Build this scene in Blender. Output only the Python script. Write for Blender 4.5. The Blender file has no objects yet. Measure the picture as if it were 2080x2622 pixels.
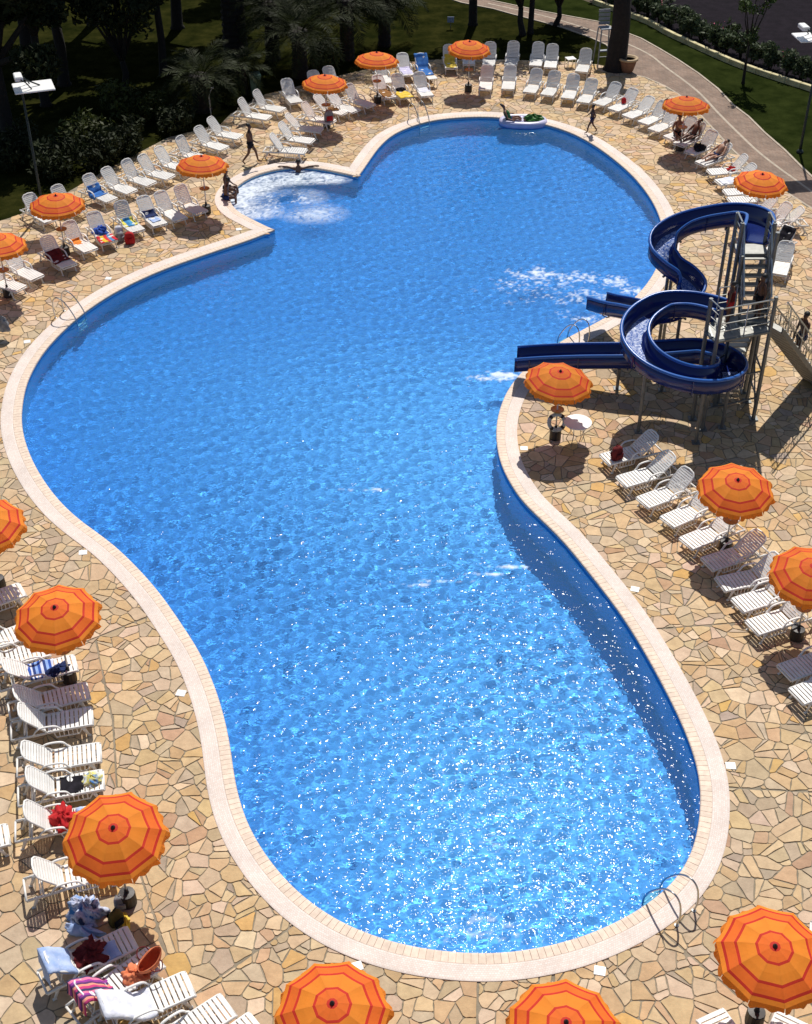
import bpy, bmesh, math, random
import numpy as np
from mathutils import Vector, Matrix

# ------------------------------------------------------------------ camera, sky, sun, exposure
SC = bpy.context.scene
COL = SC.collection
R = math.radians
CAM_H, CAM_PITCH, CAM_F = 23.0, R(37.5), 3405.7        # metres, down-tilt, focal length in px of the 2080x2622 frame
cam_data = bpy.data.cameras.new('camera')
cam_data.sensor_fit = 'VERTICAL'
cam_data.sensor_height = 24.0
cam_data.lens = 24.0 * CAM_F / 2622.0
cam_data.clip_end = 3000.0
cam = bpy.data.objects.new('camera', cam_data)
COL.objects.link(cam)
cam.location = (0, 0, CAM_H)
cam.rotation_euler = (R(90) - CAM_PITCH, 0, 0)
SC.camera = cam

SUN_EL, SUN_AZ = R(54), R(8)                            # azimuth measured from +Y towards +X
world = bpy.data.worlds.new('World')
SC.world = world
world.use_nodes = True
_nt = world.node_tree
_bg = _nt.nodes['Background']
_sky = _nt.nodes.new('ShaderNodeTexSky')
_sky.sky_type = 'NISHITA'
_sky.sun_disc = False
_sky.sun_elevation = SUN_EL
_sky.sun_rotation = SUN_AZ
_nt.links.new(_sky.outputs[0], _bg.inputs[0])
_bg.inputs[1].default_value = 0.075
sun_data = bpy.data.lights.new('sun', 'SUN')
sun_data.energy = 4.6
sun_data.angle = R(0.53)
sun_data.color = (1.0, 0.95, 0.87)
sun = bpy.data.objects.new('sun', sun_data)
COL.objects.link(sun)
_d = Vector((math.sin(SUN_AZ) * math.cos(SUN_EL), math.cos(SUN_AZ) * math.cos(SUN_EL), math.sin(SUN_EL)))
sun.rotation_euler = _d.to_track_quat('Z', 'Y').to_euler()
sun_data.cycles.is_caustics_light = True
SC.view_settings.view_transform = 'Standard'
SC.view_settings.look = 'None'
SC.view_settings.exposure = 0.0
SC.view_settings.gamma = 1.0
SC.cycles.use_denoising = True
SC.cycles.max_bounces = 8
SC.cycles.transparent_max_bounces = 12
SC.cycles.sample_clamp_indirect = 20.0
SC.cycles.sample_clamp_direct = 4.5
SC.cycles.caustics_refractive = True
SC.cycles.caustics_reflective = False

random.seed(11)
np.random.seed(11)

# ------------------------------------------------------------------ where a place lies
_s, _c = math.sin(CAM_PITCH), math.cos(CAM_PITCH)


def at(px, py, z=0.0):
    """Point at height z that lies at (px, py) of the 2080x2622 photograph (survey of the place)."""
    u, v = (px - 1040) / CAM_F, (py - 1311) / CAM_F
    d = (CAM_H - z) / (_s + v * _c)
    return Vector((u * d, d * (_c - v * _s), z))


def proj(p):
    dz = p[2] - CAM_H
    d = p[1] * _c - dz * _s
    return 1040 + CAM_F * p[0] / d, 1311 - CAM_F * (p[1] * _s + dz * _c) / d


# ------------------------------------------------------------------ materials
MATS = {}


def nodes_of(name):
    m = bpy.data.materials.new(name)
    m.use_nodes = True
    nt = m.node_tree
    return m, nt, nt.nodes['Principled BSDF']


def mat(name, col, rough=0.6, metal=0.0, vary=0.12, scale=6.0, bump=0.0, bscale=40.0, spec=0.5, trans=0.0, rnd=0.0):
    """Principled surface whose colour wanders a little, with optional fine relief and thin-cloth translucency."""
    if name in MATS:
        return MATS[name]
    m, nt, b = nodes_of(name)
    N, L = nt.nodes.new, nt.links.new
    b.inputs['Roughness'].default_value = rough
    b.inputs['Metallic'].default_value = metal
    b.inputs['Specular IOR Level'].default_value = spec
    tc = N('ShaderNodeTexCoord')
    nz = N('ShaderNodeTexNoise')
    nz.inputs['Scale'].default_value = scale
    nz.inputs['Detail'].default_value = 5
    L(tc.outputs['Object'], nz.inputs['Vector'])
    mp = N('ShaderNodeMapRange')
    mp.inputs['From Min'].default_value = 0.3
    mp.inputs['From Max'].default_value = 0.7
    mp.inputs['To Min'].default_value = 1.0 - vary
    mp.inputs['To Max'].default_value = 1.0 + vary
    L(nz.outputs['Fac'], mp.inputs['Value'])
    hs = N('ShaderNodeHueSaturation')
    hs.inputs['Color'].default_value = (*col, 1)
    L(mp.outputs[0], hs.inputs['Value'])
    if rnd:
        oi = N('ShaderNodeObjectInfo')
        mr = N('ShaderNodeMapRange')
        mr.inputs['To Min'].default_value = 1.0 - rnd
        mr.inputs['To Max'].default_value = 1.0 + rnd
        L(oi.outputs['Random'], mr.inputs['Value'])
        mu = N('ShaderNodeMath'); mu.operation = 'MULTIPLY'
        L(mp.outputs[0], mu.inputs[0]); L(mr.outputs[0], mu.inputs[1])
        L(mu.outputs[0], hs.inputs['Value'])
    L(hs.outputs[0], b.inputs['Base Color'])
    if bump:
        n2 = N('ShaderNodeTexNoise')
        n2.inputs['Scale'].default_value = bscale
        n2.inputs['Detail'].default_value = 6
        L(tc.outputs['Object'], n2.inputs['Vector'])
        bp = N('ShaderNodeBump')
        bp.inputs['Strength'].default_value = bump
        bp.inputs['Distance'].default_value = 0.02
        L(n2.outputs['Fac'], bp.inputs['Height'])
        L(bp.outputs[0], b.inputs['Normal'])
    if trans:
        tr = N('ShaderNodeBsdfTranslucent')
        L(hs.outputs[0], tr.inputs['Color'])
        mx = N('ShaderNodeMixShader')
        mx.inputs[0].default_value = trans
        out = nt.nodes['Material Output']
        L(b.outputs[0], mx.inputs[1]); L(tr.outputs[0], mx.inputs[2]); L(mx.outputs[0], out.inputs['Surface'])
    MATS[name] = m
    return m


# ------------------------------------------------------------------ mesh helpers
class MB:
    """Collects shapes; build() links them as one mesh object."""
    def __init__(s):
        s.v, s.f, s.m = [], [], []

    def add(s, vs, fs, mi=0, M=None):
        o = len(s.v)
        s.v += [tuple(M @ Vector(p)) for p in vs] if M else [tuple(p) for p in vs]
        s.f += [tuple(i + o for i in f) for f in fs]
        s.m += [mi] * len(fs)
        return s

    def box(s, c, d, mi=0, M=None, bev=0.0):
        x, y, z = c
        a, b, h = d[0] / 2, d[1] / 2, d[2] / 2
        if bev:
            e = bev
            lo = [(-a + e, -b), (a - e, -b), (a, -b + e), (a, b - e), (a - e, b), (-a + e, b), (-a, b - e), (-a, -b + e)]
            hi = [(px * (a - e) / a, py * (b - e) / b) for px, py in lo]
            vs = [(x + px, y + py, z - h) for px, py in lo] + [(x + px, y + py, z + h - e) for px, py in lo] + [(x + px, y + py, z + h) for px, py in hi]
            fs = [tuple(range(7, -1, -1)), tuple(range(16, 24))]
            for k in range(2):
                for i in range(8):
                    j = (i + 1) % 8
                    fs.append((k * 8 + i, k * 8 + j, k * 8 + 8 + j, k * 8 + 8 + i))
            return s.add(vs, fs, mi, M)
        vs = [(x + sx * a, y + sy * b, z + sz * h) for sz in (-1, 1) for sx, sy in ((-1, -1), (1, -1), (1, 1), (-1, 1))]
        return s.add(vs, [(3, 2, 1, 0), (4, 5, 6, 7), (0, 1, 5, 4), (1, 2, 6, 5), (2, 3, 7, 6), (3, 0, 4, 7)], mi, M)

    def tube(s, pts, r, n=8, mi=0, M=None, closed=False, caps=True, flat=None):
        """Round bar swept along pts; r a number or one per point; flat=(w, h) gives an oval section."""
        P = [Vector(p) for p in pts]
        k = len(P)
        rs = r if isinstance(r, (list, tuple)) else [r] * k
        vs, fs = [], []
        prev = None
        for i, p in enumerate(P):
            if closed:
                t = P[(i + 1) % k] - P[i - 1]
            else:
                t = P[min(i + 1, k - 1)] - P[max(i - 1, 0)]
            t.normalize()
            if prev is None:
                ref = Vector((0, 0, 1)) if abs(t.z) < 0.9 else Vector((1, 0, 0))
                a = t.cross(ref).normalized()
            else:
                a = (prev - t * prev.dot(t))
                a = a.normalized() if a.length > 1e-6 else t.orthogonal().normalized()
            prev = a
            b = a.cross(t).normalized()
            fa, fb = flat or (1, 1)
            for q in range(n):
                w = 2 * math.pi * (q + 0.5) / n
                vs.append(p + a * math.cos(w) * rs[i] * fa + b * math.sin(w) * rs[i] * fb)
        for i in range(k if closed else k - 1):
            for q in range(n):
                q2 = (q + 1) % n
                i2 = (i + 1) % k
                fs.append((i * n + q, i * n + q2, i2 * n + q2, i2 * n + q))
        if caps and not closed:
            fs.append(tuple(range(n - 1, -1, -1)))
            fs.append(tuple(range((k - 1) * n, k * n)))
        return s.add(vs, fs, mi, M)

    def lathe(s, prof, n=16, c=(0, 0, 0), mi=0, M=None, caps=True):
        vs, fs = [], []
        for r, z in prof:
            for q in range(n):
                w = 2 * math.pi * q / n
                vs.append((c[0] + r * math.cos(w), c[1] + r * math.sin(w), c[2] + z))
        for i in range(len(prof) - 1):
            for q in range(n):
                q2 = (q + 1) % n
                fs.append((i * n + q, i * n + q2, (i + 1) * n + q2, (i + 1) * n + q))
        if caps:
            if prof[0][0] > 1e-4:
                fs.append(tuple(range(n - 1, -1, -1)))
            if prof[-1][0] > 1e-4:
                k = (len(prof) - 1) * n
                fs.append(tuple(range(k, k + n)))
        return s.add(vs, fs, mi, M)

    def build(s, name, mats, parent=None, smooth=False, loc=None):
        me = bpy.data.meshes.new(name)
        me.from_pydata(s.v, [], s.f)
        for m in (mats if isinstance(mats, (list, tuple)) else [mats]):
            me.materials.append(m)
        if any(s.m):
            me.polygons.foreach_set('material_index', s.m)
        if smooth:
            me.polygons.foreach_set('use_smooth', [True] * len(s.f))
        me.update()
        o = bpy.data.objects.new(name, me)
        COL.objects.link(o)
        if parent:
            o.parent = parent
        if loc:
            o.location = loc
        return o


def tag(o, label=None, cat=None, group=None, kind=None):
    if label: o['label'] = label
    if cat: o['category'] = cat
    if group: o['group'] = group
    if kind: o['kind'] = kind
    return o


def empty(name, loc=(0, 0, 0), rz=0.0, label=None, cat=None, group=None):
    o = bpy.data.objects.new(name, None)
    o.empty_display_size = 0.2
    COL.objects.link(o)
    o.location = loc
    o.rotation_euler = (0, 0, rz)
    return tag(o, label, cat, group)


KIDS = {}


def kids(o):
    if o.name not in KIDS:
        KIDS[o.name] = [c for c in bpy.data.objects if c.parent == o]
    return KIDS[o.name]


def copy_tree(o, parent=None):
    c = o.copy()
    COL.objects.link(c)
    c.parent = parent
    for k in kids(o):
        copy_tree(k, c)
    return c


def catmull(pts, per=8, closed=False):
    P = [Vector(p) for p in pts]
    n = len(P)
    out = []
    segs = n if closed else n - 1
    for i in range(segs):
        if closed:
            a, b, c, d = P[i - 1], P[i], P[(i + 1) % n], P[(i + 2) % n]
        else:
            a, b, c, d = P[max(i - 1, 0)], P[i], P[i + 1], P[min(i + 2, n - 1)]
        for k in range(per):
            t = k / per
            out.append(0.5 * ((2 * b) + (c - a) * t + (2 * a - 5 * b + 4 * c - d) * t * t + (3 * b - a - 3 * c + d) * t ** 3))
    if not closed:
        out.append(P[-1].copy())
    return out


def resample(P, step):
    """Evenly spaced points along an open polyline (ends kept)."""
    A = np.array([tuple(p) for p in P])
    s = np.concatenate([[0], np.cumsum(np.linalg.norm(np.diff(A, axis=0), axis=1))])
    n = max(2, int(round(s[-1] / step)) + 1)
    q = np.linspace(0, s[-1], n)
    return np.stack([np.interp(q, s, A[:, k]) for k in range(A.shape[1])], 1)


def inside(poly, X, Y):
    """Even-odd test of arrays X, Y against polygon poly (n,2)."""
    r = np.zeros(X.shape, bool)
    x1, y1 = poly[:, 0], poly[:, 1]
    x2, y2 = np.roll(x1, -1), np.roll(y1, -1)
    for a, b, c, d in zip(x1, y1, x2, y2):
        if b == d:
            continue
        m = (b > Y) != (d > Y)
        r ^= m & (X < (c - a) * (Y - b) / (d - b) + a)
    return r


def fill(name, loops, z, m, parent=None):
    """Flat sheet between an outer loop and its holes."""
    bm = bmesh.new()
    for lp in loops:
        vs = [bm.verts.new((p[0], p[1], z)) for p in lp]
        for i in range(len(vs)):
            bm.edges.new((vs[i - 1], vs[i]))
    bmesh.ops.triangle_fill(bm, use_beauty=True, edges=bm.edges[:], normal=(0, 0, 1))
    for f in bm.faces:
        if f.normal.z < 0:
            f.normal_flip()
    me = bpy.data.meshes.new(name)
    bm.to_mesh(me)
    bm.free()
    me.materials.append(m)
    o = bpy.data.objects.new(name, me)
    COL.objects.link(o)
    if parent:
        o.parent = parent
    return o


# ------------------------------------------------------------------ the pool outline (inner edge of the coping)
MAIN = [(704, 589.5), (641, 615), (571, 638), (501, 662), (431, 687), (360, 717), (295, 750), (253, 776), (213, 804), (180, 832), (140, 871),
        (109, 908), (87, 944), (70, 981), (60, 1023), (55.6, 1065), (57, 1092), (63, 1124), (81, 1174), (112, 1230), (150, 1280), (190, 1320), (229, 1350),
        (290, 1395), (341, 1443), (383, 1488), (422, 1536), (464, 1597), (511, 1670), (545, 1745), (570, 1820), (588, 1900), (602, 2000), (614, 2050), (632, 2104),
        (658, 2155), (688, 2200), (721, 2242), (768, 2289), (815, 2326), (885, 2368), (955, 2396), (1025, 2418), (1095, 2431), (1200, 2442), (1303, 2440),
        (1406, 2423), (1483, 2402), (1560, 2371), (1637, 2330), (1699, 2284), (1735, 2248), (1766, 2196), (1786, 2135), (1794, 2065), (1792, 1998), (1774, 1926),
        (1742, 1846), (1702, 1765), (1654, 1677), (1607, 1600), (1565, 1540), (1515, 1476), (1457, 1404), (1415, 1359), (1365, 1312), (1331, 1276), (1303, 1231), (1284, 1192),
        (1273, 1145), (1271, 1095), (1278, 1056), (1290, 1021), (1310, 985), (1345, 945), (1408, 894), (1447, 869), (1495, 844), (1545, 817), (1592, 790), (1634, 754), (1671, 706), (1692, 655), (1698, 610),
        (1694, 575), (1684, 544), (1667, 511), (1645, 480), (1617, 448), (1581, 416), (1539, 384), (1497, 358), (1452, 337), (1386, 317), (1299, 304), (1246, 300), (1193, 301),
        (1141, 305), (1088, 314), (1035, 332), (1000, 351), (972, 377), (951, 405), (934, 430), (917.5, 453)]
SPA = [(917.5, 453), (868, 442), (816, 432), (767, 428), (717, 433), (680, 441), (648, 452), (613, 473), (594, 494), (589, 513), (596, 529), (617, 548), (641, 559), (673, 576), (704, 589.5)]
main_c = resample(catmull([at(x, y) for x, y in MAIN], 6), 0.20)[:, :2]
spa_c = resample(catmull([at(x, y) for x, y in SPA], 6), 0.20)[:, :2]
POOL = np.concatenate([main_c[:-1], spa_c[:-1]])
if np.sum(POOL[:, 0] * np.roll(POOL[:, 1], -1) - np.roll(POOL[:, 0], -1) * POOL[:, 1]) < 0:
    POOL = POOL[::-1].copy()                              # counter-clockwise


def smooth_loop(P, keep, it=2):
    for _ in range(it):
        Q = 0.25 * np.roll(P, 1, 0) + 0.5 * P + 0.25 * np.roll(P, -1, 0)
        Q[keep] = P[keep]
        P = Q
    return P


tips = np.array([at(704, 589.5)[:2], at(917.5, 453)[:2]])
keep = np.array([np.min(np.linalg.norm(tips - p, axis=1)) < 0.02 for p in POOL])
POOL = smooth_loop(POOL, keep, 6)
NP_ = len(POOL)
_e = np.roll(POOL, -1, 0) - POOL
_e /= np.linalg.norm(_e, axis=1)[:, None]
_n = np.stack([_e[:, 1], -_e[:, 0]], 1)                   # outward of each edge
_vn = _n + np.roll(_n, 1, 0)
_vn /= np.maximum(np.sum(_vn * _n, axis=1), 0.25)[:, None]  # mitred outward normal of each corner
POOL_S = np.concatenate([[0], np.cumsum(np.linalg.norm(np.roll(POOL, -1, 0) - POOL, axis=1))])


DMAX = np.full(NP_, 99.0)                                 # how far each corner may move before the two sides of a tip meet
for _t in tips:
    _k = int(np.argmin(np.linalg.norm(POOL - _t, axis=1)))
    _b = _vn[_k] / np.linalg.norm(_vn[_k])
    for _j in range(-14, 15):
        _i = (_k + _j) % NP_
        _w = POOL[_i] - POOL[_k]
        _cn = _b[0] * _vn[_i][1] - _b[1] * _vn[_i][0]
        _cw = _b[0] * _w[1] - _b[1] * _w[0]
        if _j == 0:
            DMAX[_i] = 0.0
        elif abs(_cn) > 1e-6 and -_cw / _cn > 0:
            DMAX[_i] = min(DMAX[_i], -_cw / _cn)


def pool_off(d):
    """The outline moved outwards by d; the two sides of a tip meet on its mitre."""
    return POOL + _vn * np.minimum(d, DMAX)[:, None]


WATER_Z, FLOOR_Z = -0.11, -1.30
# ------------------------------------------------------------------ basin and water
def pool_tile_material(name, ca, cb):
    m, nt, b = nodes_of(name)
    N, L = nt.nodes.new, nt.links.new
    tc = N('ShaderNodeTexCoord')
    br = N('ShaderNodeTexBrick')
    br.offset = 0.0
    br.inputs['Scale'].default_value = 1.0
    br.inputs['Brick Width'].default_value = 0.06
    br.inputs['Row Height'].default_value = 0.06
    br.inputs['Mortar Size'].default_value = 0.003
    br.inputs['Color1'].default_value = (*ca, 1)
    br.inputs['Color2'].default_value = (*cb, 1)
    br.inputs['Mortar'].default_value = (0.22, 0.45, 0.75, 1)
    L(tc.outputs['UV'], br.inputs['Vector'])
    nz = N('ShaderNodeTexNoise')
    nz.inputs['Scale'].default_value = 0.35
    L(tc.outputs['UV'], nz.inputs['Vector'])
    mx = N('ShaderNodeMix'); mx.data_type = 'RGBA'; mx.blend_type = 'MULTIPLY'
    mx.inputs[0].default_value = 0.35
    L(br.outputs[0], mx.inputs[6]); L(nz.outputs['Color'], mx.inputs[7])
    L(br.outputs[0], b.inputs['Base Color'])
    b.inputs['Roughness'].default_value = 0.35
    return m


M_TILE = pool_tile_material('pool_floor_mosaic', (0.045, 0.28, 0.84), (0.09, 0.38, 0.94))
M_TILE_W = pool_tile_material('pool_wall_mosaic_bounce_lit', (0.25, 0.72, 0.97), (0.32, 0.78, 0.98))  # wall colour lightened to stand in for light bounced off the floor
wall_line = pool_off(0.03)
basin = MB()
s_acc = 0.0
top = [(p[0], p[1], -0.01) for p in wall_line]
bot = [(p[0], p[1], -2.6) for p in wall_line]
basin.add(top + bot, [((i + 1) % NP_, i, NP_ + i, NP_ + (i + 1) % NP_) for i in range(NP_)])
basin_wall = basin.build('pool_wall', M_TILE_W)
uv = basin_wall.data.uv_layers.new(name='UVMap')
for poly in basin_wall.data.polygons:
    i = poly.index
    for li, vi in zip(poly.loop_indices, poly.vertices):
        k = vi % NP_
        s = POOL_S[k] if not (k == 0 and i == NP_ - 1) else POOL_S[-1]
        uv.data[li].uv = (s, basin_wall.data.vertices[vi].co.z)
tag(basin_wall, kind='structure')


def floor_z(x, y):
    """Shallow at the far end, deep at the near end."""
    t = np.clip((42.0 - y) / 14.0, 0, 1)
    return FLOOR_Z - 0.55 * t * t * (3 - 2 * t)


gx, gy = np.arange(POOL[:, 0].min() - 0.6, POOL[:, 0].max() + 1.1, 0.5), np.arange(POOL[:, 1].min() - 0.6, POOL[:, 1].max() + 1.1, 0.5)
fm = MB()
fm.v = [(x, y, float(floor_z(x, y))) for y in gy for x in gx]
nx_ = len(gx)
for r_ in range(len(gy) - 1):
    for c_ in range(nx_ - 1):
        fm.f.append((r_ * nx_ + c_, r_ * nx_ + c_ + 1, (r_ + 1) * nx_ + c_ + 1, (r_ + 1) * nx_ + c_))
fm.m = [0] * len(fm.f)
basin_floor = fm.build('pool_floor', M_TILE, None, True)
uv = basin_floor.data.uv_layers.new(name='UVMap')
for lp_ in basin_floor.data.loops:
    uv.data[lp_.index].uv = fm.v[lp_.vertex_index][:2]
tag(basin_floor, kind='structure')
for o in (basin_wall, basin_floor):
    o.cycles.is_caustics_receiver = True


def water_material():
    m, nt, b = nodes_of('pool_water')
    N, L = nt.nodes.new, nt.links.new
    nt.nodes.remove(b)
    out = nt.nodes['Material Output']
    gl = N('ShaderNodeBsdfRefraction')
    gl.inputs['IOR'].default_value = 1.333
    gl.inputs['Roughness'].default_value = 0.0
    gl.inputs['Color'].default_value = (0.45, 0.81, 1.0, 1)
    gs = N('ShaderNodeBsdfGlossy')
    gs.inputs['Color'].default_value = (1.0, 1.0, 1.0, 1)
    gs.distribution = 'BECKMANN'
    gs.inputs['Roughness'].default_value = 0.075
    fr = N('ShaderNodeFresnel')
    fr.inputs['IOR'].default_value = 1.333
    sf = N('ShaderNodeMixShader')
    sct = N('ShaderNodeBsdfDiffuse')                   # sunlight scattered back by the water itself
    sct.inputs['Color'].default_value = (0.10, 0.46, 0.97, 1)
    rf = N('ShaderNodeMixShader')
    rf.inputs[0].default_value = 0.14
    L(gl.outputs[0], rf.inputs[1]); L(sct.outputs[0], rf.inputs[2])
    L(fr.outputs[0], sf.inputs[0]); L(rf.outputs[0], sf.inputs[1]); L(gs.outputs[0], sf.inputs[2])
    tc = N('ShaderNodeTexCoord')
    nz = N('ShaderNodeTexNoise')
    nz.inputs['Scale'].default_value = 7.0
    nz.inputs['Detail'].default_value = 1.0
    L(tc.outputs['Object'], nz.inputs['Vector'])
    bp = N('ShaderNodeBump')
    bp.inputs['Strength'].default_value = 1.0
    bp.inputs['Distance'].default_value = BUMP
    L(nz.outputs['Fac'], bp.inputs['Height'])
    for q in (gl, gs, fr):
        L(bp.outputs[0], q.inputs['Normal'])
    foam_sparkle = N('ShaderNodeBsdfDiffuse')
    foam_sparkle.inputs['Color'].default_value = (0.8, 0.87, 0.95, 1)
    at_ = N('ShaderNodeAttribute')
    at_.attribute_name = 'foam_sparkle'
    mx = N('ShaderNodeMixShader')
    L(at_.outputs['Fac'], mx.inputs[0])
    L(sf.outputs[0], mx.inputs[1]); L(foam_sparkle.outputs[0], mx.inputs[2])
    L(mx.outputs[0], out.inputs['Surface'])
    return m


def value_noise(X, Y, scale, seed):
    """Smooth noise on a lattice, 0..1."""
    rs = np.random.RandomState(seed)
    n = 256
    g = rs.rand(n, n)
    x, y = X / scale + 1000, Y / scale + 1000
    i, j = np.floor(x).astype(int), np.floor(y).astype(int)
    fx, fy = x - i, y - j
    fx, fy = fx * fx * (3 - 2 * fx), fy * fy * (3 - 2 * fy)
    a, b = g[i % n, j % n], g[(i + 1) % n, j % n]
    c, d = g[i % n, (j + 1) % n], g[(i + 1) % n, (j + 1) % n]
    return (a * (1 - fx) + b * fx) * (1 - fy) + (c * (1 - fx) + d * fx) * fy


def build_water():
    step = 0.048
    lo, hi = POOL.min(0) - 0.3, POOL.max(0) + 0.3
    gx, gy = np.arange(lo[0], hi[0], step), np.arange(lo[1], hi[1], step)
    X, Y = np.meshgrid(gx, gy)
    ins = inside(pool_off(0.12), X, Y)
    cell = ins[:-1, :-1] & ins[1:, :-1] & ins[:-1, 1:] & ins[1:, 1:]
    used = np.zeros_like(ins)
    used[:-1, :-1] |= cell; used[1:, :-1] |= cell; used[:-1, 1:] |= cell; used[1:, 1:] |= cell
    idx = -np.ones(X.shape, int)
    idx[used] = np.arange(used.sum())
    x, y = X[used], Y[used]
    z = np.zeros_like(x)
    rs = np.random.RandomState(5)
    wind = R(-70)
    gust = 0.75 + 0.5 * value_noise(x, y, 5.0, 3)
    for k in range(46):
        lam = 0.20 * (0.75 / 0.20) ** rs.rand()
        th = wind + rs.normal(0, 1.0)
        kk = 2 * math.pi / lam
        amp = WAVE * lam / (2 * math.pi) * rs.uniform(0.6, 1.3)
        ph = kk * (x * math.cos(th) + y * math.sin(th)) + rs.uniform(0, 6.28)
        z += amp * np.sin(ph + 0.8 * np.sin(0.31 * kk * (x * math.sin(th) - y * math.cos(th)) + rs.uniform(0, 6.28)))
    z *= gust
    # foam: spa jets, slide splashes, a few streaks, sun sparkle painted white
    foam_sparkle = np.zeros_like(x)
    n1 = value_noise(x, y, 0.16, 8); n2 = value_noise(x, y, 0.5, 9); n3 = value_noise(x, y, 0.07, 10)
    tex = 0.36 * n1 + 0.24 * n2 + 0.40 * n3

    def blob(c, rx, ry, k, ang=0.0):
        dx, dy = x - c[0], y - c[1]
        a, b = dx * math.cos(ang) + dy * math.sin(ang), -dx * math.sin(ang) + dy * math.cos(ang)
        q = (a / rx) ** 2 + (b / ry) ** 2
        return k * np.exp(-q)
    dens = np.zeros_like(x)
    for px, py, rx, ry, k in FOAM_SPARKLE:
        dens = np.maximum(dens, blob(at(px, py), rx, ry, k))
    # jets of the spa drive streaks from its wall towards the open pool
    sc = at(735, 505)
    ang = np.arctan2(y - sc[1], x - sc[0])
    rad = np.hypot(x - sc[0], y - sc[1])
    streak = value_noise(ang * 3.4, rad * 0.5 + 3 * value_noise(x, y, 0.4, 17), 0.16, 18)
    spa = np.clip((rad - 0.3) / 1.4, 0, 1) * np.clip((3.8 - rad) / 0.5, 0, 1) * np.clip((dens - 0.25) * 4, 0, 1)
    foam_sparkle = np.clip((dens + tex - 0.98) / 0.32, 0, 1) * np.clip(dens * 2.2, 0, 1) * 0.85
    foam_sparkle = np.maximum(foam_sparkle, spa * np.clip(0.40 + 1.5 * (0.6 * streak + 0.4 * tex - 0.42), 0, 0.9))
    z += foam_sparkle * 0.012 * (n1 + n3 - 1)
    me = bpy.data.meshes.new('pool_water')
    nv = len(x)
    me.vertices.add(nv)
    me.vertices.foreach_set('co', np.stack([x, y, WATER_Z + z], 1).ravel())
    a, b, c, d = idx[:-1, :-1][cell], idx[:-1, 1:][cell], idx[1:, 1:][cell], idx[1:, :-1][cell]
    F = np.stack([a, b, c, d], 1)
    nf = len(F)
    me.loops.add(nf * 4)
    me.loops.foreach_set('vertex_index', F.ravel())
    me.polygons.add(nf)
    me.polygons.foreach_set('loop_start', np.arange(0, nf * 4, 4))
    me.polygons.foreach_set('loop_total', np.full(nf, 4))
    me.polygons.foreach_set('use_smooth', np.ones(nf, bool))
    at_ = me.attributes.new('foam_sparkle', 'FLOAT', 'POINT')
    at_.data.foreach_set('value', foam_sparkle)
    me.update(calc_edges=True)
    me.materials.append(water_material())
    o = bpy.data.objects.new('pool_water', me)
    COL.objects.link(o)
    o.cycles.is_caustics_caster = True
    tag(o, kind='structure')
    print('water verts', nv)
    return o


WAVE = 0.0095
BUMP = 0.024
FOAM_SPARKLE = [  # white on the water: spa jets, splashes at the chutes, churned streaks, painted sun sparkle (px, py, rx, ry, strength)
    (612, 505, 1.3, 1.5, 0.72), (640, 480, 1.5, 1.2, 0.72), (700, 455, 1.6, 0.9, 0.70), (770, 448, 1.7, 0.9, 0.70), (840, 452, 1.2, 0.7, 0.62), (660, 530, 1.4, 1.1, 0.66), (720, 500, 1.8, 1.2, 0.52),
    (1290, 955, 0.9, 0.40, 0.74), (1250, 960, 1.2, 0.40, 0.58), (1492, 808, 0.9, 0.45, 0.70), (1450, 800, 1.0, 0.6, 0.55),
    (1390, 690, 1.4, 0.9, 0.56), (1340, 700, 1.4, 0.9, 0.50), (1450, 700, 1.3, 0.8, 0.60), (1510, 705, 1.2, 0.8, 0.64), (1570, 718, 1.2, 0.8, 0.66), (1622, 738, 0.8, 0.6, 0.66), (1500, 750, 2.2, 1.2, 0.54), (1400, 740, 2.4, 1.6, 0.50), (1330, 725, 2.0, 1.4, 0.47), (800, 540, 2.2, 1.5, 0.44), (760, 500, 1.6, 1.2, 0.55),  # sun sparkle left of the slides painted in as white; spa spill last
    (1060, 1490, 1.0, 0.12, 0.52), (1150, 1480, 1.2, 0.12, 0.60), (1230, 1462, 1.2, 0.12, 0.64), (1310, 1443, 0.8, 0.12, 0.64), (960, 1245, 1.4, 0.16, 0.54), (1040, 1228, 1.0, 0.14, 0.50), (1180, 2160, 1.5, 0.7, 0.36), (1230, 2380, 2.0, 0.8, 0.42)]
water = build_water()
# ------------------------------------------------------------------ ground, lawn, path, road
def two_tone(name, c1, c2, scale, rough=0.9, bump=0.3, bscale=30.0, c3=None, detail=6, spec=0.25):
    m, nt, b = nodes_of(name)
    N, L = nt.nodes.new, nt.links.new
    tc = N('ShaderNodeTexCoord')
    nz = N('ShaderNodeTexNoise')
    nz.inputs['Scale'].default_value = scale
    nz.inputs['Detail'].default_value = detail
    nz.inputs['Roughness'].default_value = 0.65
    L(tc.outputs['Object'], nz.inputs['Vector'])
    cr = N('ShaderNodeValToRGB')
    e = cr.color_ramp.elements
    e[0].position, e[1].position = 0.35, 0.65
    e[0].color, e[1].color = (*c1, 1), (*c2, 1)
    if c3:
        q = e.new(0.5); q.color = (*c3, 1)
    L(nz.outputs['Fac'], cr.inputs[0])
    L(cr.outputs[0], b.inputs['Base Color'])
    b.inputs['Roughness'].default_value = rough
    b.inputs['Specular IOR Level'].default_value = spec
    n2 = N('ShaderNodeTexNoise')
    n2.inputs['Scale'].default_value = bscale
    n2.inputs['Detail'].default_value = 5
    L(tc.outputs['Object'], n2.inputs['Vector'])
    bp = N('ShaderNodeBump')
    bp.inputs['Strength'].default_value = bump
    bp.inputs['Distance'].default_value = 0.03
    L(n2.outputs['Fac'], bp.inputs['Height'])
    L(bp.outputs[0], b.inputs['Normal'])
    return m


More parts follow.
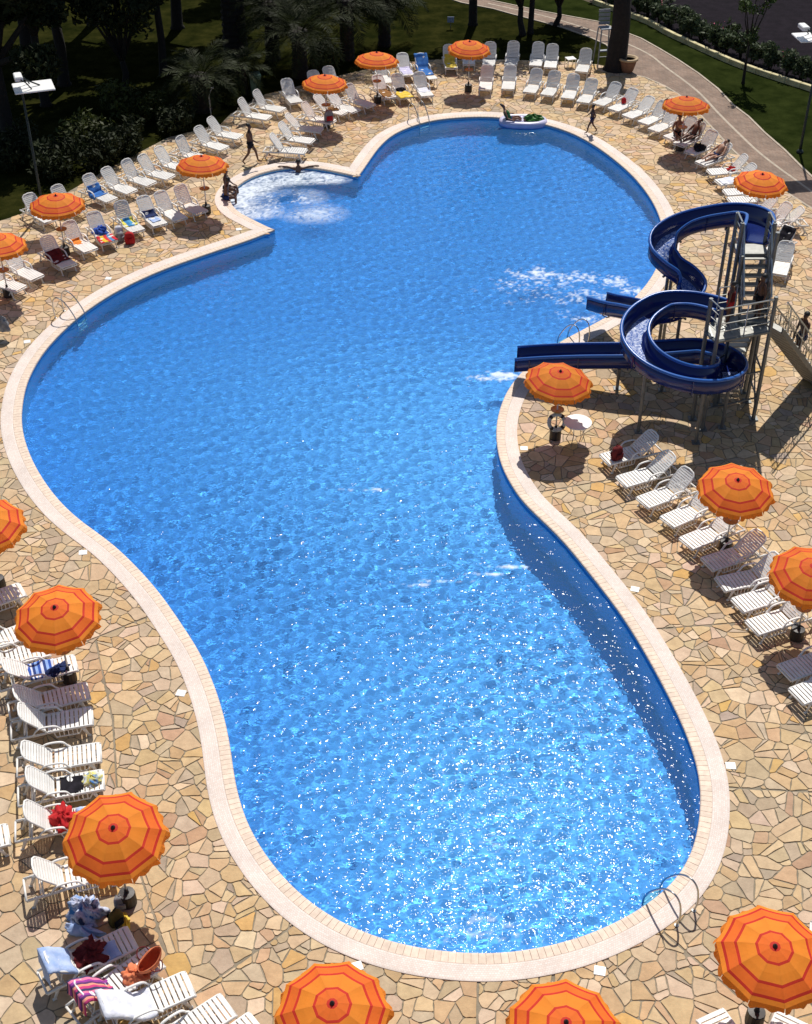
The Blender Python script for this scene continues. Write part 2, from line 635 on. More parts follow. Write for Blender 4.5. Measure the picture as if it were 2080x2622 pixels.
M_SOIL = two_tone('dry_soil', (0.06, 0.045, 0.03), (0.11, 0.08, 0.05), 0.8)
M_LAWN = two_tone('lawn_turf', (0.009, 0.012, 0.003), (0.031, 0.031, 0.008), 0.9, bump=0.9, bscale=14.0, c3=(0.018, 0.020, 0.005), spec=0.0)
M_MORTAR = two_tone('paving_mortar', (0.21, 0.18, 0.13), (0.31, 0.26, 0.19), 3.0, bump=0.25)
M_ROAD = two_tone('dark_asphalt', (0.007, 0.005, 0.008), (0.014, 0.010, 0.015), 2.0, rough=0.9, bump=0.2, bscale=60, spec=0.05)
M_PATHBED = two_tone('path_bed', (0.13, 0.10, 0.08), (0.2, 0.16, 0.13), 3.0, bump=0.2)

HOLE = [tuple(p) for p in pool_off(0.30)[::2]]
DECK_EDGE = [(-120, 640), (0, 566), (61, 546), (150, 505), (300, 420), (430, 352), (565, 318), (590, 292), (664, 246), (760, 222), (860, 196), (960, 172), (1040, 160), (1106, 153),
             (1280, 153), (1451, 158), (1533, 166), (1590, 178), (1615, 190), (1653, 198), (1703, 220), (1737, 241), (1781, 281), (1826, 329),
             (1873, 380), (1927, 431), (1980, 468), (2018, 495), (2078, 533), (2150, 580), (2300, 690)]
deck_line = [at(*p) for p in DECK_EDGE]
DECK = np.array([(-45.0, 2.0)] + [(-45.0, deck_line[0].y - 6)] + [tuple(p[:2]) for p in deck_line] + [(45.0, deck_line[-1].y - 4), (45.0, 2.0)])
PATH_IN = [(1100, -22), (1182, 6), (1264, 22), (1310, 35), (1378, 53), (1442, 70), (1509, 94), (1553, 114), (1590, 150), (1618, 190)]
PATH_OUT = [(1180, -22), (1246, -2), (1392, 29), (1533, 55), (1598, 81), (1642, 98), (1690, 125), (1737, 153), (1788, 187), (1839, 227), (1877, 268), (1917, 298), (1958, 339),
            (2009, 383), (2053, 427), (2110, 480), (2200, 570), (2330, 690)]
ground = fill('ground', [[(-900, -200), (900, -200), (900, 1500), (-900, 1500)], HOLE], -0.06, M_SOIL)
tag(ground, kind='structure')
lawn_loop = [(-60, 30)] + [tuple(p[:2]) for p in deck_line[:18]] + [tuple(at(*p)[:2]) for p in reversed(PATH_IN)] + [(1.5, 130), (-60, 130)]
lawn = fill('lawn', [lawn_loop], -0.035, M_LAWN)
tag(lawn, kind='structure')
KERB = [(1520, 8), (1612, 41), (1663, 61), (1710, 88), (1758, 110), (1805, 132), (1853, 153), (1883, 166), (1941, 187), (2002, 207), (2077, 231), (2160, 258), (2300, 300)]
kerb_pts = catmull([at(*p) for p in KERB], 6)
verge_loop = [tuple(at(*p)[:2]) for p in PATH_OUT[1:]] + [(45, 60)] + [tuple(p[:2]) for p in reversed(kerb_pts)] + [(8.0, 81.0)]
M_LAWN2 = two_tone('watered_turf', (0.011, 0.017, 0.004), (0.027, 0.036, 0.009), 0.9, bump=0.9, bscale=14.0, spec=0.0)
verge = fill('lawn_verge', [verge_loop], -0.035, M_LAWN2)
tag(verge, kind='structure')
road_loop = [tuple(p[:2]) for p in kerb_pts] + [(60, 60), (60, 200), (-5, 200), (7.9, 84)]
road = fill('road', [[(p[0] + 0.35, p[1] + 0.35) for p in road_loop]], -0.05, M_ROAD)
tag(road, kind='structure')

# ------------------------------------------------------------------ crazy paving
STONE_COLS = [(0.59, 0.42, 0.24), (0.62, 0.45, 0.28), (0.56, 0.37, 0.19), (0.66, 0.49, 0.32), (0.52, 0.40, 0.27), (0.60, 0.39, 0.23), (0.64, 0.48, 0.36),
              (0.44, 0.34, 0.25), (0.55, 0.44, 0.33), (0.63, 0.38, 0.12), (0.50, 0.30, 0.19), (0.70, 0.54, 0.40), (0.40, 0.32, 0.26)]
STONE_W = [6, 6, 5, 5, 5, 4, 4, 3, 3, 1.0, 1.5, 2.5, 1.2]


def stone_material():
    m, nt, b = nodes_of('paving_quartzite')
    N, L = nt.nodes.new, nt.links.new
    ca = N('ShaderNodeVertexColor'); ca.layer_name = 'stone'
    geo = N('ShaderNodeNewGeometry')
    nz = N('ShaderNodeTexNoise')
    nz.inputs['Scale'].default_value = 3.5
    nz.inputs['Detail'].default_value = 9
    nz.inputs['Roughness'].default_value = 0.7
    L(geo.outputs['Position'], nz.inputs['Vector'])
    cr = N('ShaderNodeValToRGB')
    e = cr.color_ramp.elements
    e[0].position, e[1].position = 0.28, 0.75
    e[0].color, e[1].color = (0.74, 0.70, 0.66, 1), (1.16, 1.15, 1.12, 1)
    L(nz.outputs['Fac'], cr.inputs[0])
    mx = N('ShaderNodeMix'); mx.data_type = 'RGBA'; mx.blend_type = 'MULTIPLY'
    mx.inputs[0].default_value = 1.0
    L(ca.outputs['Color'], mx.inputs[6]); L(cr.outputs[0], mx.inputs[7])
    # broad wear: greyer, dirtier patches that drift over the whole terrace
    n3 = N('ShaderNodeTexNoise')
    n3.inputs['Scale'].default_value = 0.22
    n3.inputs['Detail'].default_value = 4
    L(geo.outputs['Position'], n3.inputs['Vector'])
    mr = N('ShaderNodeMapRange')
    mr.inputs['From Min'].default_value = 0.42; mr.inputs['From Max'].default_value = 0.72
    mr.inputs['To Min'].default_value = 0.0; mr.inputs['To Max'].default_value = 0.25
    L(n3.outputs['Fac'], mr.inputs['Value'])
    m2 = N('ShaderNodeMix'); m2.data_type = 'RGBA'
    m2.inputs[7].default_value = (0.42, 0.34, 0.25, 1)
    L(mr.outputs[0], m2.inputs[0]); L(mx.outputs[2], m2.inputs[6])
    L(m2.outputs[2], b.inputs['Base Color'])
    b.inputs['Roughness'].default_value = 0.72
    b.inputs['Specular IOR Level'].default_value = 0.3
    n2 = N('ShaderNodeTexNoise')
    n2.inputs['Scale'].default_value = 16
    n2.inputs['Detail'].default_value = 7
    L(geo.outputs['Position'], n2.inputs['Vector'])
    bp = N('ShaderNodeBump')
    bp.inputs['Strength'].default_value = 0.35
    bp.inputs['Distance'].default_value = 0.02
    L(n2.outputs['Fac'], bp.inputs['Height'])
    L(bp.outputs[0], b.inputs['Normal'])
    return m


M_STONE = stone_material()


def clip_half(poly, nx, ny, d):
    """Part of a convex polygon where nx*x + ny*y <= d."""
    out = []
    n = len(poly)
    for i in range(n):
        a, b = poly[i], poly[(i + 1) % n]
        da, db = nx * a[0] + ny * a[1] - d, nx * b[0] + ny * b[1] - d
        if da <= 0:
            out.append(a)
        if (da < 0) != (db < 0) and da != db:
            t = da / (da - db)
            out.append((a[0] + (b[0] - a[0]) * t, a[1] + (b[1] - a[1]) * t))
    return out


def area(p):
    return 0.5 * abs(sum(p[i][0] * p[(i + 1) % len(p)][1] - p[(i + 1) % len(p)][0] * p[i][1] for i in range(len(p))))


def split(poly, rng):
    """Break a slab in two across its longer side."""
    cx, cy = sum(p[0] for p in poly) / len(poly), sum(p[1] for p in poly) / len(poly)
    sxx = sum((p[0] - cx) ** 2 for p in poly); syy = sum((p[1] - cy) ** 2 for p in poly); sxy = sum((p[0] - cx) * (p[1] - cy) for p in poly)
    ax = 0.5 * math.atan2(2 * sxy, sxx - syy) + rng.gauss(0, 0.45)
    if rng.random() < 0.28:
        ax += math.pi / 2
    nx, ny = math.cos(ax), math.sin(ax)
    d = nx * cx + ny * cy + rng.uniform(-0.07, 0.07)
    return [q for q in (clip_half(poly, nx, ny, d), clip_half(poly, -nx, -ny, -d)) if len(q) >= 3]


JOINTS = [((1215, 1290), (1900, 1170)), ((1672, 1612), (1960, 1590)), ((1861, 2017), (2090, 2030)), ((755, 2368), (480, 2560)), ((1224, 2510), (1222, 2640)), ((1690, 2380), (1900, 2560)),
          ((1440, 1340), (1700, 1255)), ((246, 1640), (290, 1850)), ((290, 1850), (300, 2020)), ((300, 2060), (420, 2420)), ((230, 1640), (384, 1578)), ((1700, 480), (2080, 560))]


def make_paving():
    rng = random.Random(4)
    cell = 0.375
    x0, x1, y0, y1 = -26.0, 26.0, 10.5, 72.0
    nx, ny = int((x1 - x0) / cell), int((y1 - y0) / cell)
    seeds = {}
    for i in range(nx):
        for j in range(ny):
            if rng.random() < 0.13:
                continue
            seeds[i, j] = (x0 + (i + 0.5 + rng.uniform(-0.46, 0.46)) * cell, y0 + (j + 0.5 + rng.uniform(-0.46, 0.46)) * cell)
    S = np.array([seeds[k] for k in seeds])
    ks = list(seeds)
    ok = inside(DECK, S[:, 0], S[:, 1]) & ~inside(pool_off(0.05), S[:, 0], S[:, 1])
    px, py = proj((S[:, 0], S[:, 1], 0.0))
    ok &= (px > -330) & (px < 2410) & (py < 2900)
    coping_line = pool_off(0.34)
    deck_arr = DECK
    de = np.roll(deck_arr, -1, 0) - deck_arr
    joints = []
    for a, b in JOINTS:
        A, B = at(*a), at(*b)
        d = (B - A)
        Ln = d.length
        d /= Ln
        joints.append((A, d, Ln))
    polys = []
    for good, k in zip(ok, ks):
        if not good:
            continue
        sx, sy = seeds[k]
        poly = [(sx - 1.2, sy - 1.2), (sx + 1.2, sy - 1.2), (sx + 1.2, sy + 1.2), (sx - 1.2, sy + 1.2)]
        for di in range(-3, 4):
            for dj in range(-3, 4):
                q = seeds.get((k[0] + di, k[1] + dj))
                if q is None or (di == 0 and dj == 0):
                    continue
                ex, ey = q[0] - sx, q[1] - sy
                poly = clip_half(poly, ex, ey, ex * (sx + q[0]) / 2 + ey * (sy + q[1]) / 2)
        if len(poly) < 3:
            continue
        # butt against the pool edge and the edge of the terrace
        dd = np.sum((coping_line - (sx, sy)) ** 2, axis=1)
        m = int(np.argmin(dd))
        if dd[m] < 1.3:
            n_ = _vn[m] / np.linalg.norm(_vn[m])
            c_ = coping_line[m]
            poly = clip_half(poly, -n_[0], -n_[1], -(n_[0] * c_[0] + n_[1] * c_[1]))
        t = np.clip(np.sum((np.array([sx, sy]) - deck_arr) * de, axis=1) / np.maximum(np.sum(de * de, axis=1), 1e-9), 0, 1)
        fp = deck_arr + de * t[:, None]
        d2 = np.sum((fp - (sx, sy)) ** 2, axis=1)
        m = int(np.argmin(d2))
        if d2[m] < 1.3 and d2[m] > 1e-8 and len(poly) >= 3:
            v = (fp[m] - (sx, sy)) / math.sqrt(d2[m])
            poly = clip_half(poly, v[0], v[1], v[0] * fp[m][0] + v[1] * fp[m][1])
        if len(poly) < 3 or area(poly) < 0.01:
            continue
        big = at_left_terrace(sx, sy)
        todo = [poly]
        if rng.random() < (0.15 if big else (0.42 + 1.8 * max(0.0, area(poly) - 0.10))):
            todo = split(poly, rng)
            if rng.random() < (0.05 if big else 0.35) and len(todo) == 2:
                todo = [todo[0]] + split(todo[1], rng)
        for A, d, Ln in joints:
            nxt = []
            for p in todo:
                s_ = [(-d.y) * (q[0] - A.x) + d.x * (q[1] - A.y) for q in p]
                t_ = [d.x * (q[0] - A.x) + d.y * (q[1] - A.y) for q in p]
                if min(s_) < -0.01 and max(s_) > 0.01 and 0 < sum(t_) / len(t_) < Ln:
                    c0 = -d.y * A.x + d.x * A.y
                    nxt += [q for q in (clip_half(p, -d.y, d.x, c0 - 0.012), clip_half(p, d.y, -d.x, -c0 - 0.012)) if len(q) >= 3]
                else:
                    nxt.append(p)
            todo = nxt
        for p in todo:
            g = rng.uniform(0.005, 0.012)
            q = p
            for i in range(len(p)):
                a, b = p[i], p[(i + 1) % len(p)]
                ex, ey = b[0] - a[0], b[1] - a[1]
                ln = math.hypot(ex, ey)
                if ln < 1e-6:
                    continue
                n1, n2 = ey / ln, -ex / ln
                q = clip_half(q, n1, n2, n1 * a[0] + n2 * a[1] - g)
                if len(q) < 3:
                    break
            if len(q) >= 3 and area(q) > 0.006:
                polys.append(q)
    return polys, rng


def at_left_terrace(x, y):
    px, py = proj((x, y, 0.0))
    return px < 330 + (py - 2000) * 0.15 and py > 1850


def stone_mesh_data(q, rng):
    """Chamfered slab: bottom, shoulder and top ring."""
    n = len(q)
    cut = []
    for i in range(n):
        a, b, c = q[i - 1], q[i], q[(i + 1) % n]
        for o in (a, c):
            l = math.hypot(o[0] - b[0], o[1] - b[1])
            t = min(0.28, rng.uniform(0.012, 0.05) / max(l, 1e-4))
            cut.append((b[0] + (o[0] - b[0]) * t, b[1] + (o[1] - b[1]) * t))
    chip = []
    for i in range(len(cut)):
        a, b = cut[i], cut[(i + 1) % len(cut)]
        chip.append(a)
        l = math.hypot(b[0] - a[0], b[1] - a[1])
        if l > 0.12:
            for t in ((0.5,) if l < 0.3 else (0.33, 0.67)):
                t += rng.uniform(-0.12, 0.12)
                w = rng.uniform(0.0, 0.013)
                nx, ny = (b[1] - a[1]) / l, -(b[0] - a[0]) / l
                chip.append((a[0] + (b[0] - a[0]) * t - nx * w, a[1] + (b[1] - a[1]) * t - ny * w))
    cut = chip
    cx, cy = sum(p[0] for p in cut) / len(cut), sum(p[1] for p in cut) / len(cut)
    h = rng.uniform(0.010, 0.020)
    tx, ty = rng.gauss(0, 0.005), rng.gauss(0, 0.005)
    k = len(cut)
    vs = [(p[0], p[1], 0.0) for p in cut]
    for s_, dz in ((1.0, -0.004), (0.975, 0.0)):
        vs += [(cx + (p[0] - cx) * s_, cy + (p[1] - cy) * s_, h + dz + tx * (p[0] - cx) + ty * (p[1] - cy)) for p in cut]
    fs = [tuple(range(2 * k, 3 * k))]
    for r_ in range(2):
        for i in range(k):
            j = (i + 1) % k
            fs.append((r_ * k + i, r_ * k + j, (r_ + 1) * k + j, (r_ + 1) * k + i))
    if sum(cut[i][0] * cut[(i + 1) % k][1] - cut[(i + 1) % k][0] * cut[i][1] for i in range(k)) < 0:
        fs = [tuple(reversed(f)) for f in fs]
    return vs, fs


def stone_obj(name, vs, fs, cols, parent):
    me = bpy.data.meshes.new(name)
    me.from_pydata(vs, [], fs)
    ca = me.color_attributes.new('stone', 'FLOAT_COLOR', 'POINT')
    ca.data.foreach_set('color', np.array(cols, dtype=np.float32).ravel())
    me.materials.append(M_STONE)
    o = bpy.data.objects.new(name, me)
    COL.objects.link(o)
    o.parent = parent
    return o


terrace = fill('pavement', [[tuple(p) for p in DECK], HOLE], -0.002, M_MORTAR)
tag(terrace, kind='structure')
polys, rng_s = make_paving()


def seen(q):
    pp = [proj((x, y, 0.0)) for x, y in q]
    cx, cy = sum(p[0] for p in pp) / len(pp), sum(p[1] for p in pp) / len(pp)
    return area(pp) if (0 < cx < 2080 and 0 < cy < 2622) else 0.0


polys.sort(key=seen, reverse=True)
bv, bf, bc = [], [], []
for i, q in enumerate(polys):
    vs, fs = stone_mesh_data(q, rng_s)
    c = rng_s.choices(STONE_COLS, STONE_W)[0]
    c = tuple(q * 0.88 + w_ * 0.12 for q, w_ in zip(c, (0.60, 0.43, 0.27)))
    g = rng_s.uniform(0.88, 1.08)
    c = (c[0] * g, c[1] * g * rng_s.uniform(0.97, 1.03), c[2] * g * rng_s.uniform(0.88, 1.02), 1.0)
    if i < 300:
        stone_obj('paving_stone', vs, fs, [c] * len(vs), terrace)
    else:
        o_ = len(bv)
        bv += vs
        bf += [tuple(k + o_ for k in f) for f in fs]
        bc += [c] * len(vs)
tag(stone_obj('paving_stone_field', bv, bf, bc, terrace), kind='stuff')
print('stones', len(polys))

# ------------------------------------------------------------------ coping
def coping_band_material():
    m, nt, b = nodes_of('coping_pale_stone')
    N, L = nt.nodes.new, nt.links.new
    tc = N('ShaderNodeTexCoord')
    br = N('ShaderNodeTexBrick')
    br.inputs['Scale'].default_value = 1.0
    br.inputs['Brick Width'].default_value = 0.05
    br.inputs['Row Height'].default_value = 0.045
    br.inputs['Mortar Size'].default_value = 0.0035
    br.inputs['Color1'].default_value = (0.72, 0.60, 0.53, 1)
    br.inputs['Color2'].default_value = (0.82, 0.72, 0.66, 1)
    br.inputs['Mortar'].default_value = (0.60, 0.50, 0.43, 1)
    L(tc.outputs['UV'], br.inputs['Vector'])
    nz = N('ShaderNodeTexNoise')
    nz.inputs['Scale'].default_value = 1.3
    nz.inputs['Detail'].default_value = 8
    L(tc.outputs['Object'], nz.inputs['Vector'])
    mr = N('ShaderNodeMapRange')
    mr.inputs['From Min'].default_value = 0.3; mr.inputs['From Max'].default_value = 0.7
    mr.inputs['To Min'].default_value = 0.86; mr.inputs['To Max'].default_value = 1.05
    L(nz.outputs['Fac'], mr.inputs['Value'])
    hs = N('ShaderNodeHueSaturation')
    L(br.outputs[0], hs.inputs['Color']); L(mr.outputs[0], hs.inputs['Value'])
    L(hs.outputs[0], b.inputs['Base Color'])
    b.inputs['Roughness'].default_value = 0.65
    return m


M_BAND = coping_band_material()
M_BRICK = mat('coping_brick_clay', (0.74, 0.59, 0.47), 0.65, vary=0.12, scale=9, bump=0.15, bscale=60, rnd=0.07)
M_GROUT = mat('coping_grout', (0.44, 0.34, 0.27), 0.9)
o1, o2 = pool_off(0.262), pool_off(0.64)
band = MB()
prof = [(0.262, -0.04), (0.262, 0.030), (0.30, 0.034), (0.60, 0.034), (0.64, 0.028), (0.64, -0.04)]
rings = [pool_off(d) for d, _ in prof]
vs = [(rings[k][i][0], rings[k][i][1], prof[k][1]) for k in range(len(prof)) for i in range(NP_)]
fs = [(k * NP_ + i, k * NP_ + (i + 1) % NP_, (k + 1) * NP_ + (i + 1) % NP_, (k + 1) * NP_ + i) for k in range(len(prof) - 1) for i in range(NP_)]
band.add(vs, [tuple(reversed(f)) for f in fs])
coping = band.build('pool_coping', M_BAND)
tag(coping, kind='structure')
uv = coping.data.uv_layers.new(name='UVMap')
for poly in coping.data.polygons:
    i = poly.index % NP_
    for li, vi in zip(poly.loop_indices, poly.vertices):
        k, ii = divmod(vi, NP_)
        uv.data[li].uv = (POOL_S[-1] if (ii == 0 and i == NP_ - 1) else POOL_S[ii], prof[k][0])
bed = MB()
r0, r1 = pool_off(0.01), pool_off(0.27)
bed.add([(p[0], p[1], 0.018) for p in r0] + [(p[0], p[1], 0.018) for p in r1] + [(p[0], p[1], -0.05) for p in r0],
        [(i, NP_ + i, NP_ + (i + 1) % NP_, (i + 1) % NP_) for i in range(NP_)] + [(2 * NP_ + i, i, (i + 1) % NP_, 2 * NP_ + (i + 1) % NP_) for i in range(NP_)])
bed.build('grout_bed', M_GROUT, coping)


def point_on(s, d):
    s = s % POOL_S[-1]
    i = min(int(np.searchsorted(POOL_S, s, side='right')) - 1, NP_ - 1)
    t = (s - POOL_S[i]) / max(POOL_S[i + 1] - POOL_S[i], 1e-9)
    j = (i + 1) % NP_
    p = POOL[i] * (1 - t) + POOL[j] * t
    n = _vn[i] * (1 - t) + _vn[j] * t
    return p + n * min(d, DMAX[i] * (1 - t) + DMAX[j] * t)


bricks = []
nb = int(POOL_S[-1] / 0.145)
bp_ = [(0.258, -0.03), (0.258, 0.031), (0.06, 0.036), (0.022, 0.031), (0.002, 0.014), (-0.004, -0.02), (0.01, -0.05)]
for k in range(nb):
    s0, s1 = POOL_S[-1] * k / nb + 0.004, POOL_S[-1] * (k + 1) / nb - 0.004
    dz = random.uniform(-0.0015, 0.0015)
    vs = []
    for s in (s0, s1):
        for d, z in bp_:
            p = point_on(s, d)
            vs.append((p[0], p[1], z + dz))
    n = len(bp_)
    fs = [(i, n + i, n + i + 1, i + 1) for i in range(n - 1)] + [tuple(range(n)), tuple(range(2 * n - 1, n - 1, -1))]
    c = proj(((vs[0][0] + vs[5][0]) / 2, (vs[0][1] + vs[5][1]) / 2, 0))
    bricks.append((c[1] if (0 < c[0] < 2080 and 0 < c[1] < 2622) else -1, vs, fs))
bricks.sort(key=lambda b: -b[0])
rest = MB()
for i, (_, vs, fs) in enumerate(bricks):
    if i < 300:
        MB().add(vs, fs).build('coping_brick', M_BRICK, coping)
    else:
        rest.add(vs, fs)
tag(rest.build('coping_brick_row', M_BRICK, coping), kind='stuff')
# ------------------------------------------------------------------ sun loungers
M_PLASTIC = mat('white_plastic', (0.80, 0.785, 0.755), 0.42, vary=0.08, scale=3.0, rnd=0.08)
M_WHEEL = mat('grey_rubber', (0.10, 0.10, 0.11), 0.7)
ORD = ['first', 'second', 'third', 'fourth', 'fifth', 'sixth', 'seventh', 'eighth', 'ninth', 'tenth', 'eleventh', 'twelfth', 'thirteenth', 'fourteenth']
SEAT_L, SEAT_Z, HALF_W, BACK_L = 1.06, 0.355, 0.31, 0.82


def lounger_proto(fine):
    root = empty('sun_lounger', (0, 0, 0))
    f = MB()
    for sy in (-1, 1):
        y = sy * (HALF_W - 0.02)
        rail = [(-0.80, y, 0.27), (-0.62, y, 0.29), (-0.2, y, 0.30), (0.0, y, 0.325), (0.5, y, 0.335), (1.0, y, 0.335), (1.055, y, 0.30)]
        f.tube(rail, 0.032, 6, flat=(0.8, 1.25))
    for x, z in ((-0.80, 0.27), (-0.45, 0.285), (1.055, 0.30), (0.5, 0.315)):
        f.tube([(x, -HALF_W + 0.03, z), (x, HALF_W - 0.03, z)], 0.026, 6)
    f.build('frame', M_PLASTIC, root, True)
    # seat slats
    n = 10
    pitch = 1.03 / n
    if fine:
        base = None
        for k in range(n):
            if base is None:
                base = MB().box((0, 0, 0), (pitch - 0.024, 2 * HALF_W - 0.02, 0.022), bev=0.006).build('slat', M_PLASTIC, root)
                o = base
            else:
                o = base.copy(); COL.objects.link(o); o.parent = root
            o.location = (0.025 + (k + 0.5) * pitch, 0, SEAT_Z - 0.006 * (k == n - 1))
    else:
        m = MB()
        for k in range(n):
            m.box((0.025 + (k + 0.5) * pitch, 0, SEAT_Z), (pitch - 0.022, 2 * HALF_W - 0.02, 0.022))
        m.build('seat', M_PLASTIC, root)
    # backrest, hinged at the origin of its own object
    b = MB()
    w = HALF_W - 0.025
    rim = [(0.0, -w, 0), (-0.60, -w, 0), (-0.72, -w + 0.02, 0.0), (-0.79, -w + 0.10, 0.01), (-0.815, 0, 0.015), (-0.79, w - 0.10, 0.01), (-0.72, w - 0.02, 0.0), (-0.60, w, 0), (0.0, w, 0)]
    b.tube(rim, 0.028, 6, flat=(1.0, 0.7))
    bk = b.build('backrest', M_PLASTIC, root, True, loc=(0.0, 0, SEAT_Z - 0.005))
    nb_ = 11
    pb = 0.755 / nb_
    if fine:
        base = None
        for k in range(nb_):
            if base is None:
                base = MB().box((0, 0, 0), (pb - 0.016, 2 * w - 0.03, 0.016)).build('slat', M_PLASTIC, bk)
                o = base
            else:
                o = base.copy(); COL.objects.link(o); o.parent = bk
            o.location = (-0.015 - (k + 0.5) * pb, 0, 0.004)
            if k == nb_ - 1:
                o.scale = (1, 0.82, 1)
    else:
        for k in range(nb_):
            b.box((-0.015 - (k + 0.5) * pb, 0, 0.004), (pb - 0.014, 2 * w - 0.03 - (0.08 if k == nb_ - 1 else 0), 0.016))
        old = bk
        bk = b.build('backrest', M_PLASTIC, root, False, loc=(0.0, 0, SEAT_Z - 0.005))
        bpy.data.objects.remove(old)
    bk.rotation_euler = (0, R(48), 0)
    # legs: moulded, splayed, with a foot pad
    for x, dx in ((0.86, 0.07), (-0.62, -0.07)):
        for sy in (-1, 1):
            y = sy * (HALF_W - 0.035)
            lg = MB()
            lg.tube([(x - dx * 0.6, y, 0.30), (x, y, 0.16), (x + dx, y * 1.02, 0.006)], [0.050, 0.036, 0.030], 6, flat=(0.62, 1.1))
            lg.box((x + dx, y * 1.02, 0.012), (0.085, 0.05, 0.024))
            lg.build('leg', M_PLASTIC, root, True)
    # slotted side skirts under the seat
    for sy in (-1, 1):
        sk = MB()
        y = sy * (HALF_W - 0.03)
        sk.tube([(0.16, y, 0.30), (0.20, y, 0.13), (0.72, y, 0.13), (0.80, y, 0.28)], 0.018, 5)
        for k in range(5):
            sk.tube([(0.28 + 0.1 * k, y, 0.13), (0.28 + 0.1 * k, y, 0.31)], 0.014, 4)
        sk.build('side_skirt', M_PLASTIC, root)
    for sy in (-1, 1):
        y = sy * (HALF_W + 0.012)
        arm = MB()
        arm.tube(catmull([(-0.30, y, 0.31), (-0.24, y, 0.44), (-0.12, y, 0.53), (0.10, y, 0.545), (0.25, y, 0.51), (0.33, y, 0.40), (0.40, y, 0.335)], 3), 0.023, 6, flat=(1.3, 0.75))
        arm.build('armrest', M_PLASTIC, root, True)
    pr = MB()
    for sy in (-1, 1):
        pr.tube([(-0.50, sy * 0.22, 0.30), (-0.40, sy * 0.22, 0.68)], 0.014, 5)
    pr.tube([(-0.50, -0.22, 0.30), (-0.50, 0.22, 0.30)], 0.014, 5)
    pr.build('prop_bar', M_PLASTIC, root)
    return root


PROTO_FINE, PROTO_FAR = lounger_proto(True), lounger_proto(False)
LOUNGERS = {}
LOUNGER_ROWS = {
    'lawn': [(-13.88, 48.19, -48), (-12.91, 48.99, -46), (-11.78, 50.11, -40), (-11.10, 50.88, -38), (-10.50, 51.67, -36), (-9.78, 52.39, -32), (-9.26, 53.21, -32), (-8.55, 54.29, -32), (-7.85, 55.42, -33), (-7.28, 56.68, -26), (-6.26, 58.94, -23), (-5.68, 59.93, -25)],
    'tipL': [(-8.10, 48.99, -49), (-8.84, 48.33, -53), (-9.58, 47.83, -55), (-10.30, 47.27, -56), (-11.24, 46.31, -55), (-11.84, 45.64, -48), (-12.36, 44.34, -48), (-13.37, 43.46, -41), (-13.79, 42.61, -36)],
    'spa': [(-4.35, 55.07, -13), (-4.13, 56.22, -14), (-3.78, 57.51, -20), (-3.25, 58.46, -28), (-2.78, 59.53, -32), (-2.28, 59.83, -40), (-1.59, 60.43, -45)],
    'spaback': [(-5.07, 60.84, -68), (-4.01, 62.09, -69), (-3.20, 62.62, -69)],
    'palm': [(-0.71, 61.46, -61), (0.01, 61.56, -70), (0.99, 61.77, -74)],
    'palmback': [(-0.92, 63.48, -73), (0.08, 64.48, -75), (1.10, 64.48, -78)],
    'farback': [(2.23, 65.53, -86), (3.13, 66.11, -90), (4.11, 65.89, -96), (5.17, 65.99, -99), (6.39, 65.94, -100), (7.15, 65.61, -103), (8.59, 65.04, -106)],
    'far': [(3.73, 62.60, -95), (4.85, 62.60, -99), (5.81, 62.15, -106), (6.62, 61.84, -108), (7.54, 61.44, -110), (8.19, 60.93, -114)],
    'bend': [(8.90, 60.64, -133), (9.57, 59.94, -135), (10.07, 59.12, -135), (10.69, 58.35, -134), (11.03, 57.49, -135), (11.55, 56.57, -138), (11.89, 55.82, -139), (12.19, 54.87, -139), (12.45, 53.73, -141)],
    'slide': [(12.66, 52.89, -164), (12.83, 51.86, -164), (12.99, 50.86, -165), (13.02, 50.04, -170), (13.05, 48.74, -166), (13.53, 47.83, -156), (13.82, 47.89, -171), (13.49, 45.25, -131), (13.55, 43.73, -116)],
    'right': [(5.85, 32.02, -159), (6.22, 30.93, -154), (6.70, 29.90, -153), (7.20, 29.07, -153), (7.57, 28.11, -153), (8.00, 27.25, -156), (8.21, 26.42, -158), (8.46, 25.56, -158), (8.68, 24.74, -157)],
    'rightend': [(9.11, 23.09, -158), (9.27, 22.29, -158)],
    'left': [(-9.98, 26.24, 31), (-9.32, 24.75, 29), (-8.81, 24.02, 26), (-8.07, 23.52, 22), (-7.56, 22.52, 17), (-7.27, 21.71, 14), (-6.92, 20.61, 12), (-6.69, 19.76, 11), (-6.53, 18.82, 14), (-6.03, 17.49, 19)],
    'leftout': [(-8.42, 18.25, 20)],
    'heap': [(-5.42, 15.69, 29), (-4.83, 15.26, 38), (-4.16, 14.71, 33), (-3.38, 14.23, 39)],
    'bottom': [(-2.76, 13.85, 42), (5.72, 14.02, 112), (7.19, 14.00, 58), (7.99, 15.79, 165)],
}
